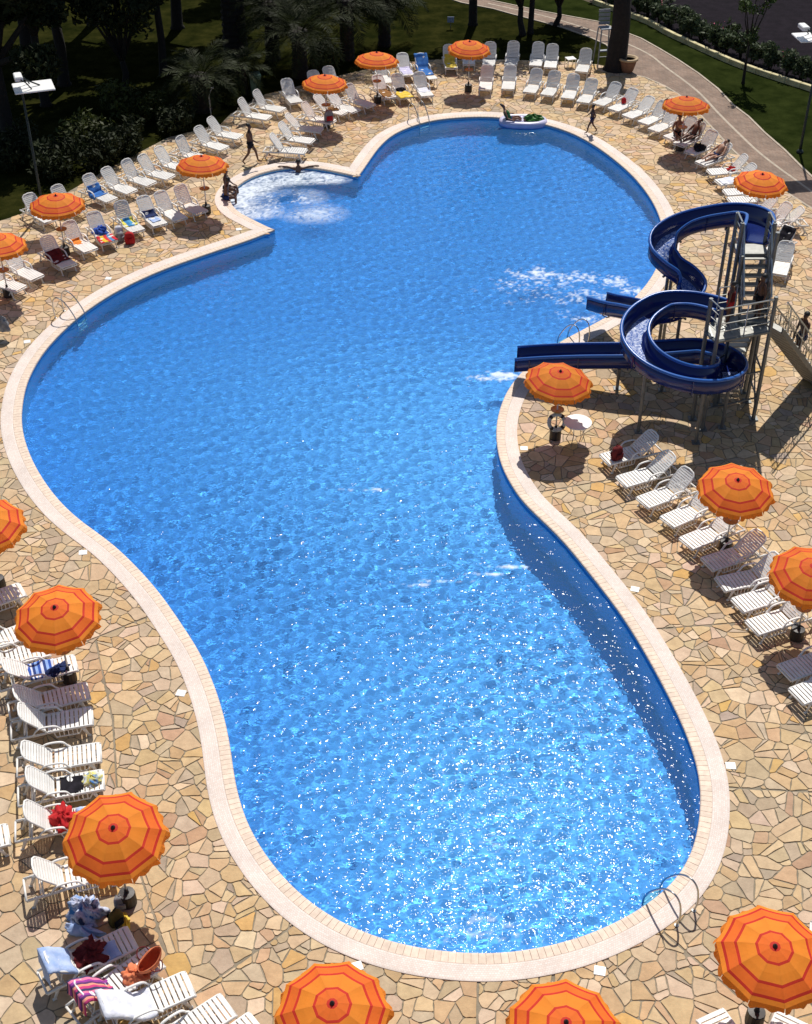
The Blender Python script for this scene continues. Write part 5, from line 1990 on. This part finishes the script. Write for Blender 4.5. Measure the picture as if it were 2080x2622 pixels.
BLUW = cloth('blue_white_stripes', [(0.04, 0.10, 0.42), (0.62, 0.68, 0.82), (0.03, 0.06, 0.22), (0.25, 0.40, 0.75)], stripes=2.5, axis=0)
YELB = cloth('yellow_blue_towel', [(0.72, 0.66, 0.12), (0.05, 0.22, 0.48), (0.08, 0.30, 0.55), (0.72, 0.66, 0.12)], stripes=1.0, axis=1)
REDY = cloth('red_yellow_towel', [(0.55, 0.03, 0.04), (0.72, 0.50, 0.05), (0.60, 0.05, 0.05), (0.10, 0.25, 0.45), (0.55, 0.03, 0.04)], stripes=1.0, axis=1)

towel(('lawn', 2), -0.35, 0.42, BLUE, 'blue towel over the third lounger of the lawn row', seed=1, y0=-0.42, y1=0.30)
towel(('tipL', 2), -0.20, 0.26, NAVY, 'dark blue towel at the hinge of the third lounger from the spa corner', seed=2)
towel(('tipL', 2), 0.30, 0.75, LBLUE, 'pale blue cloth on the seat of the third lounger from the spa corner', seed=3, y0=-0.2, y1=0.16)
towel(('tipL', 3), -0.12, 0.55, YELB, 'yellow edged blue towel on the fourth lounger from the spa corner', seed=4)
bag(on(('tipL', 3), 0.30, -0.48, -0.34), WHIT, 'white bag beside the lounger with the yellow edged towel', 0.4, 0.9)
heap(on(('tipL', 4), 0.05), (0.30, 0.26), 0.20, BLUW, 'blue and white clothes heap on the fifth lounger from the spa corner', 5)
towel(('tipL', 4), 0.45, 1.08, REDY, 'red and yellow towel on the foot of the fifth lounger from the spa corner', seed=6, y0=-0.33, y1=0.33)
bag((*G(334, 624), 0.016), REDC, 'round red bag on the paving near the spa corner row', 0.2, 1.05)
bag((*G(311, 618), 0.016), GREY, 'grey bag left of the round red bag', 1.2, 0.85)
towel(('tipL', 5), -0.10, 0.35, ORNG, 'orange cloth on the sixth lounger from the spa corner', seed=7, y0=-0.26, y1=0.14)
towel(('tipL', 6), -0.25, 0.62, MARO, 'dark red towel on the shaded seventh lounger from the spa corner', seed=8, y0=-0.34, y1=0.34)
bag(on(('spa', 3), 0.86, -0.05), GREY, 'grey backpack with a red top on a lounger above the spa', 0.3, 1.15, REDC)
heap(on(('spa', 4), 0.35), (0.26, 0.16), 0.10, BROW, 'small brown bundle on the fifth lounger above the spa', 10)
towel(('spaback', 1), 0.1, 0.8, REDC, 'red towel on a lounger in the palm shade', seed=11)
towel(('palm', 0), -0.05, 0.95, BROW, 'brown towel on the first lounger below the umbrella by the palms', seed=12)
towel(('palm', 1), 0.25, 1.08, YELL, 'yellow towel on the foot of a lounger by the palms', seed=13, y0=-0.33, y1=0.33)
heap(on(('palm', 1), 0.08), (0.24, 0.16), 0.12, BLAK, 'black bundle above the yellow towel on the lounger by the palms', 14)
towel(('palm', 2), 0.0, 0.6, WHIT, 'white towel on the third lounger below the umbrella by the palms', seed=15)
towel(('palmback', 1), -0.05, 0.95, LILA, 'lilac towel on a lounger behind the umbrella by the palms', seed=16)
towel(('palmback', 2), -0.80, 1.06, BLUE, 'blue towel covering the whole lounger behind the umbrella by the palms', seed=17, y0=-0.33, y1=0.33)
towel(('farback', 0), -0.35, 1.02, YELL, 'yellow towel on the leftmost lounger of the far back row', seed=18)
bag(on(('bend', 1), 0.06, -0.1), REDC, 'small red bag on a lounger before the path umbrella', 0.5, 0.6)
bag(on(('bend', 3), -0.62, 0.20, 0.0), BLAK, 'black bag hung on a lounger back beside the path umbrella', 0.5, 0.7)
heap(on(('bend', 7), 0.35), (0.34, 0.26), 0.20, BLAK, 'black towel heap on the lounger below the path umbrella', 21)
heap(on(('slide', 0), 0.05, 0.0), (0.18, 0.15), 0.14, REDC, 'red bundle on a lounger left of the second path umbrella', 22)
towel(('slide', 1), 0.25, 0.95, WHIT, 'white towel on a lounger under the second path umbrella', seed=24)
towel(('slide', 7), -0.80, 0.1, BLAK, 'black towel on the lounger right of the slide tower', seed=25)
bag(on(('right', 0), 0.72, 0.12), MARO, 'maroon bag on the first lounger below the slide', 0.6, 1.0)
towel(('left', 3), -0.10, 0.55, BLUW, 'blue and white striped towel under the whole left umbrella', seed=26, y0=-0.3, y1=0.3)
heap(on(('left', 3), 0.62, -0.12), (0.26, 0.16), 0.12, NAVY, 'navy bundle beside the striped towel on the left row', 27)
towel(('left', 7), 0.12, 0.62, BLAK, 'black cloth on the eighth lounger of the left row', seed=28, y0=-0.26, y1=0.22)
heap(on(('left', 7), 0.82, 0.02), (0.20, 0.20), 0.14, cloth('toy_blue_yellow', [(0.10, 0.28, 0.65), (0.70, 0.62, 0.12), (0.65, 0.70, 0.80)]), 'blue and yellow beach bundle on the eighth lounger of the left row', 29)
heap(on(('left', 8), 0.24, 0.0), (0.32, 0.27), 0.24, REDC, 'crumpled red clothes on the lounger beside the large left umbrella', 30)
heap(on(('left', 8), 0.62, 0.08), (0.2, 0.16), 0.12, LBLUE, 'pale blue cloth beside the crumpled red clothes', 31)
heap((*G(222, 2345), 0.016), (0.36, 0.30), 0.42, cloth('blue_mixed_clothes', [(0.05, 0.20, 0.50), (0.60, 0.64, 0.78), (0.03, 0.05, 0.12)]), 'blue and white clothes heaped at the large left umbrella base', 32)
heap((*G(214, 2385), 0.016), (0.40, 0.16), 0.16, LBLUE, 'pale blue cloth trailing from the heap at the large umbrella', 33)
bag((*G(300, 2365), 0.016), cloth('olive_bag', [(0.06, 0.05, 0.015), (0.14, 0.11, 0.03)]), 'olive and black bag at the large left umbrella base', 0.8, 0.85, BLAK)
bag((*G(312, 2322), 0.016), GREY, 'grey bag behind the olive bag at the large umbrella', 0.3, 0.75)
heap((*G(322, 2360), 0.016), (0.22, 0.08), 0.07, YELL, 'bright yellow strip of cloth beside the olive bag', 34)
heap(on(('heap', 0), 0.18, 0.02), (0.34, 0.26), 0.22, MARO, 'dark maroon clothes on the shaded lounger at bottom left', 35)
towel(('heap', 0), 0.42, 0.72, LBLUE, 'light blue cloth next to the maroon clothes', seed=36, y0=-0.3, y1=0.1)
towel(('heap', 0), -1.25, -0.25, LBLUE, 'pale blue towel draped over the leftmost lounger back at bottom left', seed=37, y0=-0.36, y1=0.36)
towel(('heap', 1), -1.20, 0.05, MULTI, 'multicoloured striped towel over a lounger back at bottom left', seed=38, y0=-0.34, y1=0.34)
tote = empty('beach_bag', on(('heap', 1), 0.86, -0.05), 0.9, 'coral beach bag on the lounger foot at bottom left', 'bag')
tv, tn = [], 20
for (a_, c_, z_) in ((0.22, 0.13, 0.0), (0.27, 0.16, 0.12), (0.29, 0.17, 0.30), (0.30, 0.13, 0.40), (0.285, 0.115, 0.40), (0.27, 0.14, 0.28), (0.24, 0.13, 0.05)):
    for q in range(tn):
        w = 2 * math.pi * q / tn
        tv.append((a_ * math.cos(w), c_ * math.sin(w) * (1 + 0.08 * math.sin(3 * w)), z_ + 0.03 * math.sin(2 * w + 1) * (z_ > 0.2)))
MB().add(tv, [(r_ * tn + q, r_ * tn + (q + 1) % tn, (r_ + 1) * tn + (q + 1) % tn, (r_ + 1) * tn + q) for r_ in range(6) for q in range(tn)] + [tuple(range(tn - 1, -1, -1)), tuple(range(6 * tn, 7 * tn))]).build('body', CORA, tote, True)
for sy in (-1, 1):
    MB().tube(catmull([(-0.12, sy * 0.14, 0.37), (-0.11, sy * 0.22, 0.44), (0, sy * 0.30, 0.42), (0.11, sy * 0.22, 0.44), (0.12, sy * 0.14, 0.37)], 4), 0.012, 5).build('handle', MARO, tote, True)
tote.rotation_euler = (R(22), R(-12), 0.9)
heap(on(('heap', 1), 0.50, -0.08), (0.24, 0.2), 0.13, CORA, 'coral cloth spilling beside the beach bag', 40)
towel(('heap', 2), -0.95, 0.28, WHIT, 'white towel covering the back of the third lounger at bottom left', seed=41, y0=-0.40, y1=0.36)
heap((*G(16, 868), 0.35), (0.2, 0.16), 0.5, GREY, 'grey towel on the umbrella foot at the left edge', 42)

# ------------------------------------------------------------------ people
SKIN = {'tan': mat('tanned_skin', (0.20, 0.085, 0.045), 0.5, vary=0.08), 'dark': mat('deep_tan_skin', (0.12, 0.05, 0.028), 0.5, vary=0.08), 'fair': mat('fair_skin', (0.42, 0.22, 0.14), 0.5, vary=0.06)}
HAIR = mat('dark_hair', (0.012, 0.009, 0.008), 0.55)


def body_joints():
    J = {'pelvis': (0, 0, 0.94), 'belly': (0, 0, 1.07), 'chest': (0.01, 0, 1.27), 'nbase': (0, 0, 1.44), 'neck': (0.01, 0, 1.515), 'jaw': (0.035, 0, 1.575), 'face': (0.03, 0, 1.64), 'skull': (0.0, 0, 1.70), 'crown': (0.0, 0, 1.75), 'nose': (0.125, 0, 1.625)}
    for s, y in (('l', 1), ('r', -1)):
        J.update({s + 'hip': (0, y * 0.095, 0.90), s + 'knee': (0.01, y * 0.10, 0.49), s + 'ankle': (0, y * 0.10, 0.085), s + 'toe': (0.17, y * 0.12, 0.03),
                  s + 'sho': (0, y * 0.175, 1.405), s + 'elb': (-0.01, y * 0.25, 1.12), s + 'wri': (0.05, y * 0.27, 0.87), s + 'palm': (0.06, y * 0.27, 0.79)})
    return J


RADII = {'pelvis': 0.135, 'belly': 0.115, 'chest': 0.14, 'nbase': 0.075, 'neck': 0.052, 'jaw': 0.066, 'face': 0.088, 'skull': 0.088, 'crown': 0.055, 'nose': 0.012, 'hip': 0.095, 'knee': 0.06, 'ankle': 0.038, 'toe': 0.03, 'sho': 0.062, 'elb': 0.042, 'wri': 0.028, 'palm': 0.032}


def person(label, loc, rz, J, skin='tan', scale=1.0, hair_long=False, trunks=None, top=None):
    verts, rad, ix = [], [], {}
    for k, p in J.items():
        ix[k] = len(verts)
        verts.append(Vector(p) * scale)
        rad.append(RADII[k if k in RADII else k[1:]] * scale)
    E_ = [('pelvis', 'belly'), ('belly', 'chest'), ('chest', 'nbase'), ('nbase', 'neck'), ('neck', 'jaw'), ('jaw', 'face'), ('face', 'skull'), ('skull', 'crown'), ('face', 'nose')]
    for s in 'lr':
        E_ += [('pelvis', s + 'hip'), (s + 'hip', s + 'knee'), (s + 'knee', s + 'ankle'), (s + 'ankle', s + 'toe'), ('nbase', s + 'sho'), (s + 'sho', s + 'elb'), (s + 'elb', s + 'wri'), (s + 'wri', s + 'palm')]
    edges = [(ix[a], ix[b]) for a, b in E_]
    for s, sg in (('l', 1), ('r', -1)):                    # five fingers on each palm
        pw, pp = Vector(J[s + 'wri']), Vector(J[s + 'palm'])
        d = (pp - pw).normalized()
        sd = d.cross(Vector((0, 0, 1)) if abs(d.z) < 0.9 else Vector((1, 0, 0))).normalized()
        cv = d.cross(sd).normalized()
        for q, ln in ((-1.5, 0.070), (-0.5, 0.085), (0.5, 0.080), (1.5, 0.062)):
            a = pp + d * 0.035 + sd * q * 0.020
            b = a + d * ln * 0.55 + cv * 0.012
            c = b + d * ln * 0.4 + cv * 0.024
            i0 = len(verts)
            verts += [a * scale, b * scale, c * scale]; rad += [0.011 * scale, 0.0095 * scale, 0.008 * scale]
            edges += [(ix[s + 'palm'], i0), (i0, i0 + 1), (i0 + 1, i0 + 2)]
        a = pp - d * 0.02 + sd * sg * 0.045
        i0 = len(verts)
        verts += [a * scale, (a + d * 0.045 + sd * sg * 0.012 + cv * 0.02) * scale]; rad += [0.012 * scale, 0.009 * scale]
        edges += [(ix[s + 'palm'], i0), (i0, i0 + 1)]
    me = bpy.data.meshes.new('person')
    me.from_pydata([tuple(v) for v in verts], edges, [])
    o = bpy.data.objects.new('person', me)
    COL.objects.link(o)
    sm = o.modifiers.new('skin', 'SKIN')
    sm.use_smooth_shade = True
    sub = o.modifiers.new('smooth', 'SUBSURF'); sub.levels = 1; sub.render_levels = 1
    if not me.skin_vertices:
        me.skin_vertices.new()
    for i, sv in enumerate(me.skin_vertices[0].data):
        r_ = rad[i]
        sv.radius = (r_, r_)
        sv.use_root = (i == ix['pelvis'])
    for k in ('pelvis', 'belly', 'chest'):
        r_ = rad[ix[k]]
        me.skin_vertices[0].data[ix[k]].radius = (r_ * 1.12, r_ * 0.82)
    me.materials.append(SKIN[skin])
    o.location = loc
    o.rotation_euler = (0, 0, rz)
    tag(o, label, 'person')
    # hair cap over the skull
    sk, fc = Vector(J['skull']) * scale, Vector(J['face']) * scale
    up = (Vector(J['crown']) - Vector(J['jaw'])).normalized()
    fw = (Vector(J['nose']) - Vector(J['face'])).normalized()
    sd = up.cross(fw).normalized()
    h = MB()
    vs = []
    for i in range(7):
        th = math.pi * 0.62 * i / 6
        for j in range(12):
            a = 2 * math.pi * j / 12
            front = max(0.0, math.cos(a))
            t2 = th * (1 - 0.42 * front)
            if hair_long and front < 0.2:
                t2 = th * 1.25
            dv = up * math.cos(t2) + (fw * math.cos(a) + sd * math.sin(a)) * math.sin(t2)
            vs.append(sk - fw * 0.008 * scale + dv * (0.106 if not (hair_long and i == 6) else 0.13) * scale)
    h.add(vs, [(i * 12 + j, i * 12 + (j + 1) % 12, (i + 1) * 12 + (j + 1) % 12, (i + 1) * 12 + j) for i in range(6) for j in range(12)])
    h.build('hair', HAIR, o, True)
    if trunks:
        c = MB()
        P_ = lambda k: Vector(J[k]) * scale
        for s in 'lr':
            c.tube([P_(s + 'hip') + (P_('pelvis') - P_(s + 'hip')) * 0.35 + Vector((0, 0, 0.05 * scale)), P_(s + 'hip'), P_(s + 'hip').lerp(P_(s + 'knee'), 0.38)], [0.118 * scale, 0.112 * scale, 0.105 * scale], 10)
        c.tube([P_('pelvis').lerp(P_('belly'), -0.3), P_('pelvis').lerp(P_('belly'), 0.55)], [0.152 * scale, 0.142 * scale], 12)
        c.build('swim_trunks', trunks, o, True)
    if top:
        c = MB()
        P_ = lambda k: Vector(J[k]) * scale
        c.tube([P_('pelvis').lerp(P_('belly'), 0.2), P_('belly'), P_('chest'), P_('chest').lerp(P_('nbase'), 0.75)], [0.145 * scale, 0.132 * scale, 0.158 * scale, 0.125 * scale], 12)
        c.build('top', top, o, True)
    return o


def upd(**k):
    J = body_joints()
    J.update(k)
    return J


walk = upd(lknee=(0.22, 0.10, 0.53), lankle=(0.30, 0.10, 0.10), ltoe=(0.47, 0.11, 0.06), rknee=(-0.08, -0.10, 0.50), rankle=(-0.36, -0.10, 0.16), rtoe=(-0.24, -0.11, 0.03),
           lelb=(-0.14, 0.25, 1.14), lwri=(0.02, 0.26, 0.92), lpalm=(0.08, 0.25, 0.86), relb=(0.12, -0.24, 1.14), rwri=(0.30, -0.20, 1.02), rpalm=(0.36, -0.18, 1.03))


def seated(z, shin=0.44, lean=0.0, fwd=0.44):
    """Sitting with the pelvis at height z, thighs forward, shins down."""
    dz = z + 0.10 - 0.94
    J = {}
    for k, p in body_joints().items():
        J[k] = (p[0] + lean * max(0, p[2] - 0.94), p[1], p[2] + dz)
    for s, y in (('l', 1), ('r', -1)):
        J[s + 'hip'] = (0.02, y * 0.095, z + 0.09)
        J[s + 'knee'] = (fwd, y * 0.13, z + 0.09)
        J[s + 'ankle'] = (fwd + 0.02, y * 0.13, z + 0.09 - shin + 0.04)
        J[s + 'toe'] = (fwd + 0.19, y * 0.14, z + 0.09 - shin - 0.01)
        J[s + 'elb'] = (0.05 + lean * 0.2, y * 0.26, z + 0.30)
        J[s + 'wri'] = (0.26, y * 0.20, z + 0.20)
        J[s + 'palm'] = (0.33, y * 0.17, z + 0.19)
    return J


person('tanned man in dark trunks walking beside the spa', (*G(644, 420), 0.016), R(5), walk, 'dark', 1.0, trunks=BLAK)
childJ = dict(walk)
person('child in dark swimwear walking along the far right coping', (*G(1514, 343), 0.036), R(185), childJ, 'dark', 0.74, trunks=NAVY)
i = int(np.argmin(np.linalg.norm(POOL - np.array(at(590, 512)[:2]), axis=1)))
n1_ = _vn[i] / np.linalg.norm(_vn[i])
person('bather with dark hair seated on the spa edge, nearer of two', (POOL[i][0] + n1_[0] * 0.22, POOL[i][1] + n1_[1] * 0.22, 0.036), math.atan2(-n1_[1], -n1_[0]), seated(0.0, lean=0.25), 'dark', 0.98, trunks=NAVY, hair_long=True)
j = int(np.argmin(np.linalg.norm(POOL - np.array(at(598, 488)[:2]), axis=1)))
n2_ = _vn[j] / np.linalg.norm(_vn[j])
person('bather sitting upright on the spa edge, farther of two', (POOL[j][0] + n2_[0] * 0.30, POOL[j][1] + n2_[1] * 0.30, 0.036), math.atan2(-n2_[1], -n2_[0]), seated(0.0, lean=0.02), 'dark', 1.0, trunks=BLAK)
# man leaning back in the spa, arms spread on the coping
k = int(np.argmin(np.linalg.norm(POOL - np.array(at(762, 430)[:2]), axis=1)))
n3_ = _vn[k] / np.linalg.norm(_vn[k])
spread = {kk: (p[0], p[1], p[2] - 1.36) for kk, p in body_joints().items()}
for s, y in (('l', 1), ('r', -1)):
    spread[s + 'sho'] = (0.0, y * 0.19, 0.02)
    spread[s + 'elb'] = (-0.10, y * 0.46, 0.07)
    spread[s + 'wri'] = (-0.16, y * 0.70, 0.075)
    spread[s + 'palm'] = (-0.17, y * 0.78, 0.075)
    spread[s + 'knee'] = (0.30, y * 0.12, -0.82)
    spread[s + 'ankle'] = (0.40, y * 0.12, -1.10)
    spread[s + 'toe'] = (0.55, y * 0.12, -1.12)
o = person('man leaning in the bubbling spa with arms spread on the coping', (POOL[k][0] - n3_[0] * 0.16, POOL[k][1] - n3_[1] * 0.16, 0.0), math.atan2(-n3_[1], -n3_[0]), spread, 'dark', 1.0, trunks=NAVY)
o.cycles.is_caustics_receiver = True
# man sitting on a lounger below the path umbrella
lo_, la_ = LOUNGERS['bend', 5]
person('dark haired man sitting on a lounger below the path umbrella', lo_.matrix_world @ Vector((0.45, 0, 0.012)), lo_.rotation_euler.z + R(55), seated(SEAT_Z, lean=0.1), 'tan', 1.0, trunks=BLAK)


def lying(ang):
    J = {}
    for k_, p in body_joints().items():
        t = p[2] - 0.94                                   # along the body from the pelvis
        if t > 0:                                         # torso and head on the raised back
            J[k_] = (-t * math.cos(ang) + 0.10 * math.sin(ang) + p[0] * math.sin(ang), p[1], SEAT_Z + 0.13 + t * math.sin(ang) + p[0] * math.cos(ang))
        else:
            J[k_] = (-t, p[1], SEAT_Z + 0.12 + p[0] * 0.9)
    for s, y in (('l', 1), ('r', -1)):
        J[s + 'elb'] = (0.02, y * 0.30, SEAT_Z + 0.24)
        J[s + 'wri'] = (0.24, y * 0.24, SEAT_Z + 0.20)
        J[s + 'palm'] = (0.31, y * 0.22, SEAT_Z + 0.20)
        J[s + 'knee'] = (0.44, y * 0.11, SEAT_Z + 0.20)
        J[s + 'toe'] = (0.90, y * 0.13, SEAT_Z + 0.26)
    return J


lo_, la_ = LOUNGERS['bend', 8]
person('sunbather lying on a lounger between the two path umbrellas', lo_.matrix_world @ Vector((0.0, 0, 0.0)), lo_.rotation_euler.z, lying(la_), 'fair', 1.0, trunks=NAVY)
lo_, la_ = LOUNGERS['bend', 6]
person('sunbather in the shade right under the path umbrella', lo_.matrix_world @ Vector((0.0, 0, 0.0)), lo_.rotation_euler.z, lying(la_), 'dark', 1.0, trunks=BLAK)
# on the slide tower
person('child in red shorts waiting on the lower slide platform', (9.62, 35.05, A_Z + 0.016), R(150), upd(), 'dark', 0.80, trunks=REDC, top=MARO)
person('bather at the rail of the lower slide platform', (10.55, 35.30, A_Z + 0.016), R(200), upd(), 'dark', 0.86, trunks=BLAK)
climb = upd(lknee=(0.26, 0.10, 0.62), lankle=(0.16, 0.10, 0.27), ltoe=(0.32, 0.11, 0.22), rankle=(-0.06, -0.1, 0.085), lelb=(0.16, 0.26, 1.20), lwri=(0.38, 0.30, 1.15), lpalm=(0.45, 0.31, 1.15))
person('bather climbing the side stair of the slide tower', (12.30, 36.07, 1.40), math.atan2(-2.0, -2.5), climb, 'dark', 0.92, trunks=NAVY)

# inflatable boat with a bather, far end of the pool
fb = at(1340, 312, -0.02)
boat = empty('inflatable_boat', (fb.x, fb.y, WATER_Z + 0.02), R(-3), 'white and lilac inflatable boat floating at the far end', 'inflatable')
M_VINYL = mat('lilac_vinyl', (0.62, 0.60, 0.80), 0.25, vary=0.08, scale=3)
pts = [(0.95 * math.copysign(abs(math.cos(a)) ** 0.8, math.cos(a)), 0.50 * math.copysign(abs(math.sin(a)) ** 0.8, math.sin(a)), 0.08) for a in np.linspace(0, 2 * math.pi, 33)[:-1]]
MB().tube(pts, 0.17, 10, closed=True).build('tube', M_VINYL, boat, True)
MB().add([(p_[0] * 0.9, p_[1] * 0.9, 0.03) for p_ in pts], [tuple(range(32))]).build('floor', mat('blue_vinyl', (0.15, 0.32, 0.70), 0.3), boat)
MB().tube([(-0.05, -0.42, 0.10), (-0.05, 0.42, 0.10)], 0.11, 8).build('thwart', M_VINYL, boat, True)
recl = seated(0.02, lean=-0.55, fwd=0.40)
for s, y in (('l', 1), ('r', -1)):
    recl[s + 'knee'] = (0.36, y * 0.12, 0.30); recl[s + 'ankle'] = (0.66, y * 0.12, 0.12); recl[s + 'toe'] = (0.78, y * 0.13, 0.22)
    recl[s + 'elb'] = (-0.12, y * 0.38, 0.34); recl[s + 'wri'] = (0.08, y * 0.45, 0.30); recl[s + 'palm'] = (0.15, y * 0.46, 0.29)
person('dark haired bather reclining in the inflatable boat', (fb.x - 0.62, fb.y, WATER_Z + 0.06), R(-3), recl, 'tan', 0.92, trunks=NAVY, top=cloth('green_shirt', [(0.03, 0.12, 0.05), (0.05, 0.18, 0.07)]))
heap((fb.x + 0.50, fb.y + 0.02, WATER_Z + 0.12), (0.46, 0.30), 0.30, cloth('green_vinyl', [(0.02, 0.10, 0.015), (0.045, 0.16, 0.03)], rough=0.4), 'green float lying on the inflatable boat', 51, 'float', 'pool_float', lobes=2)
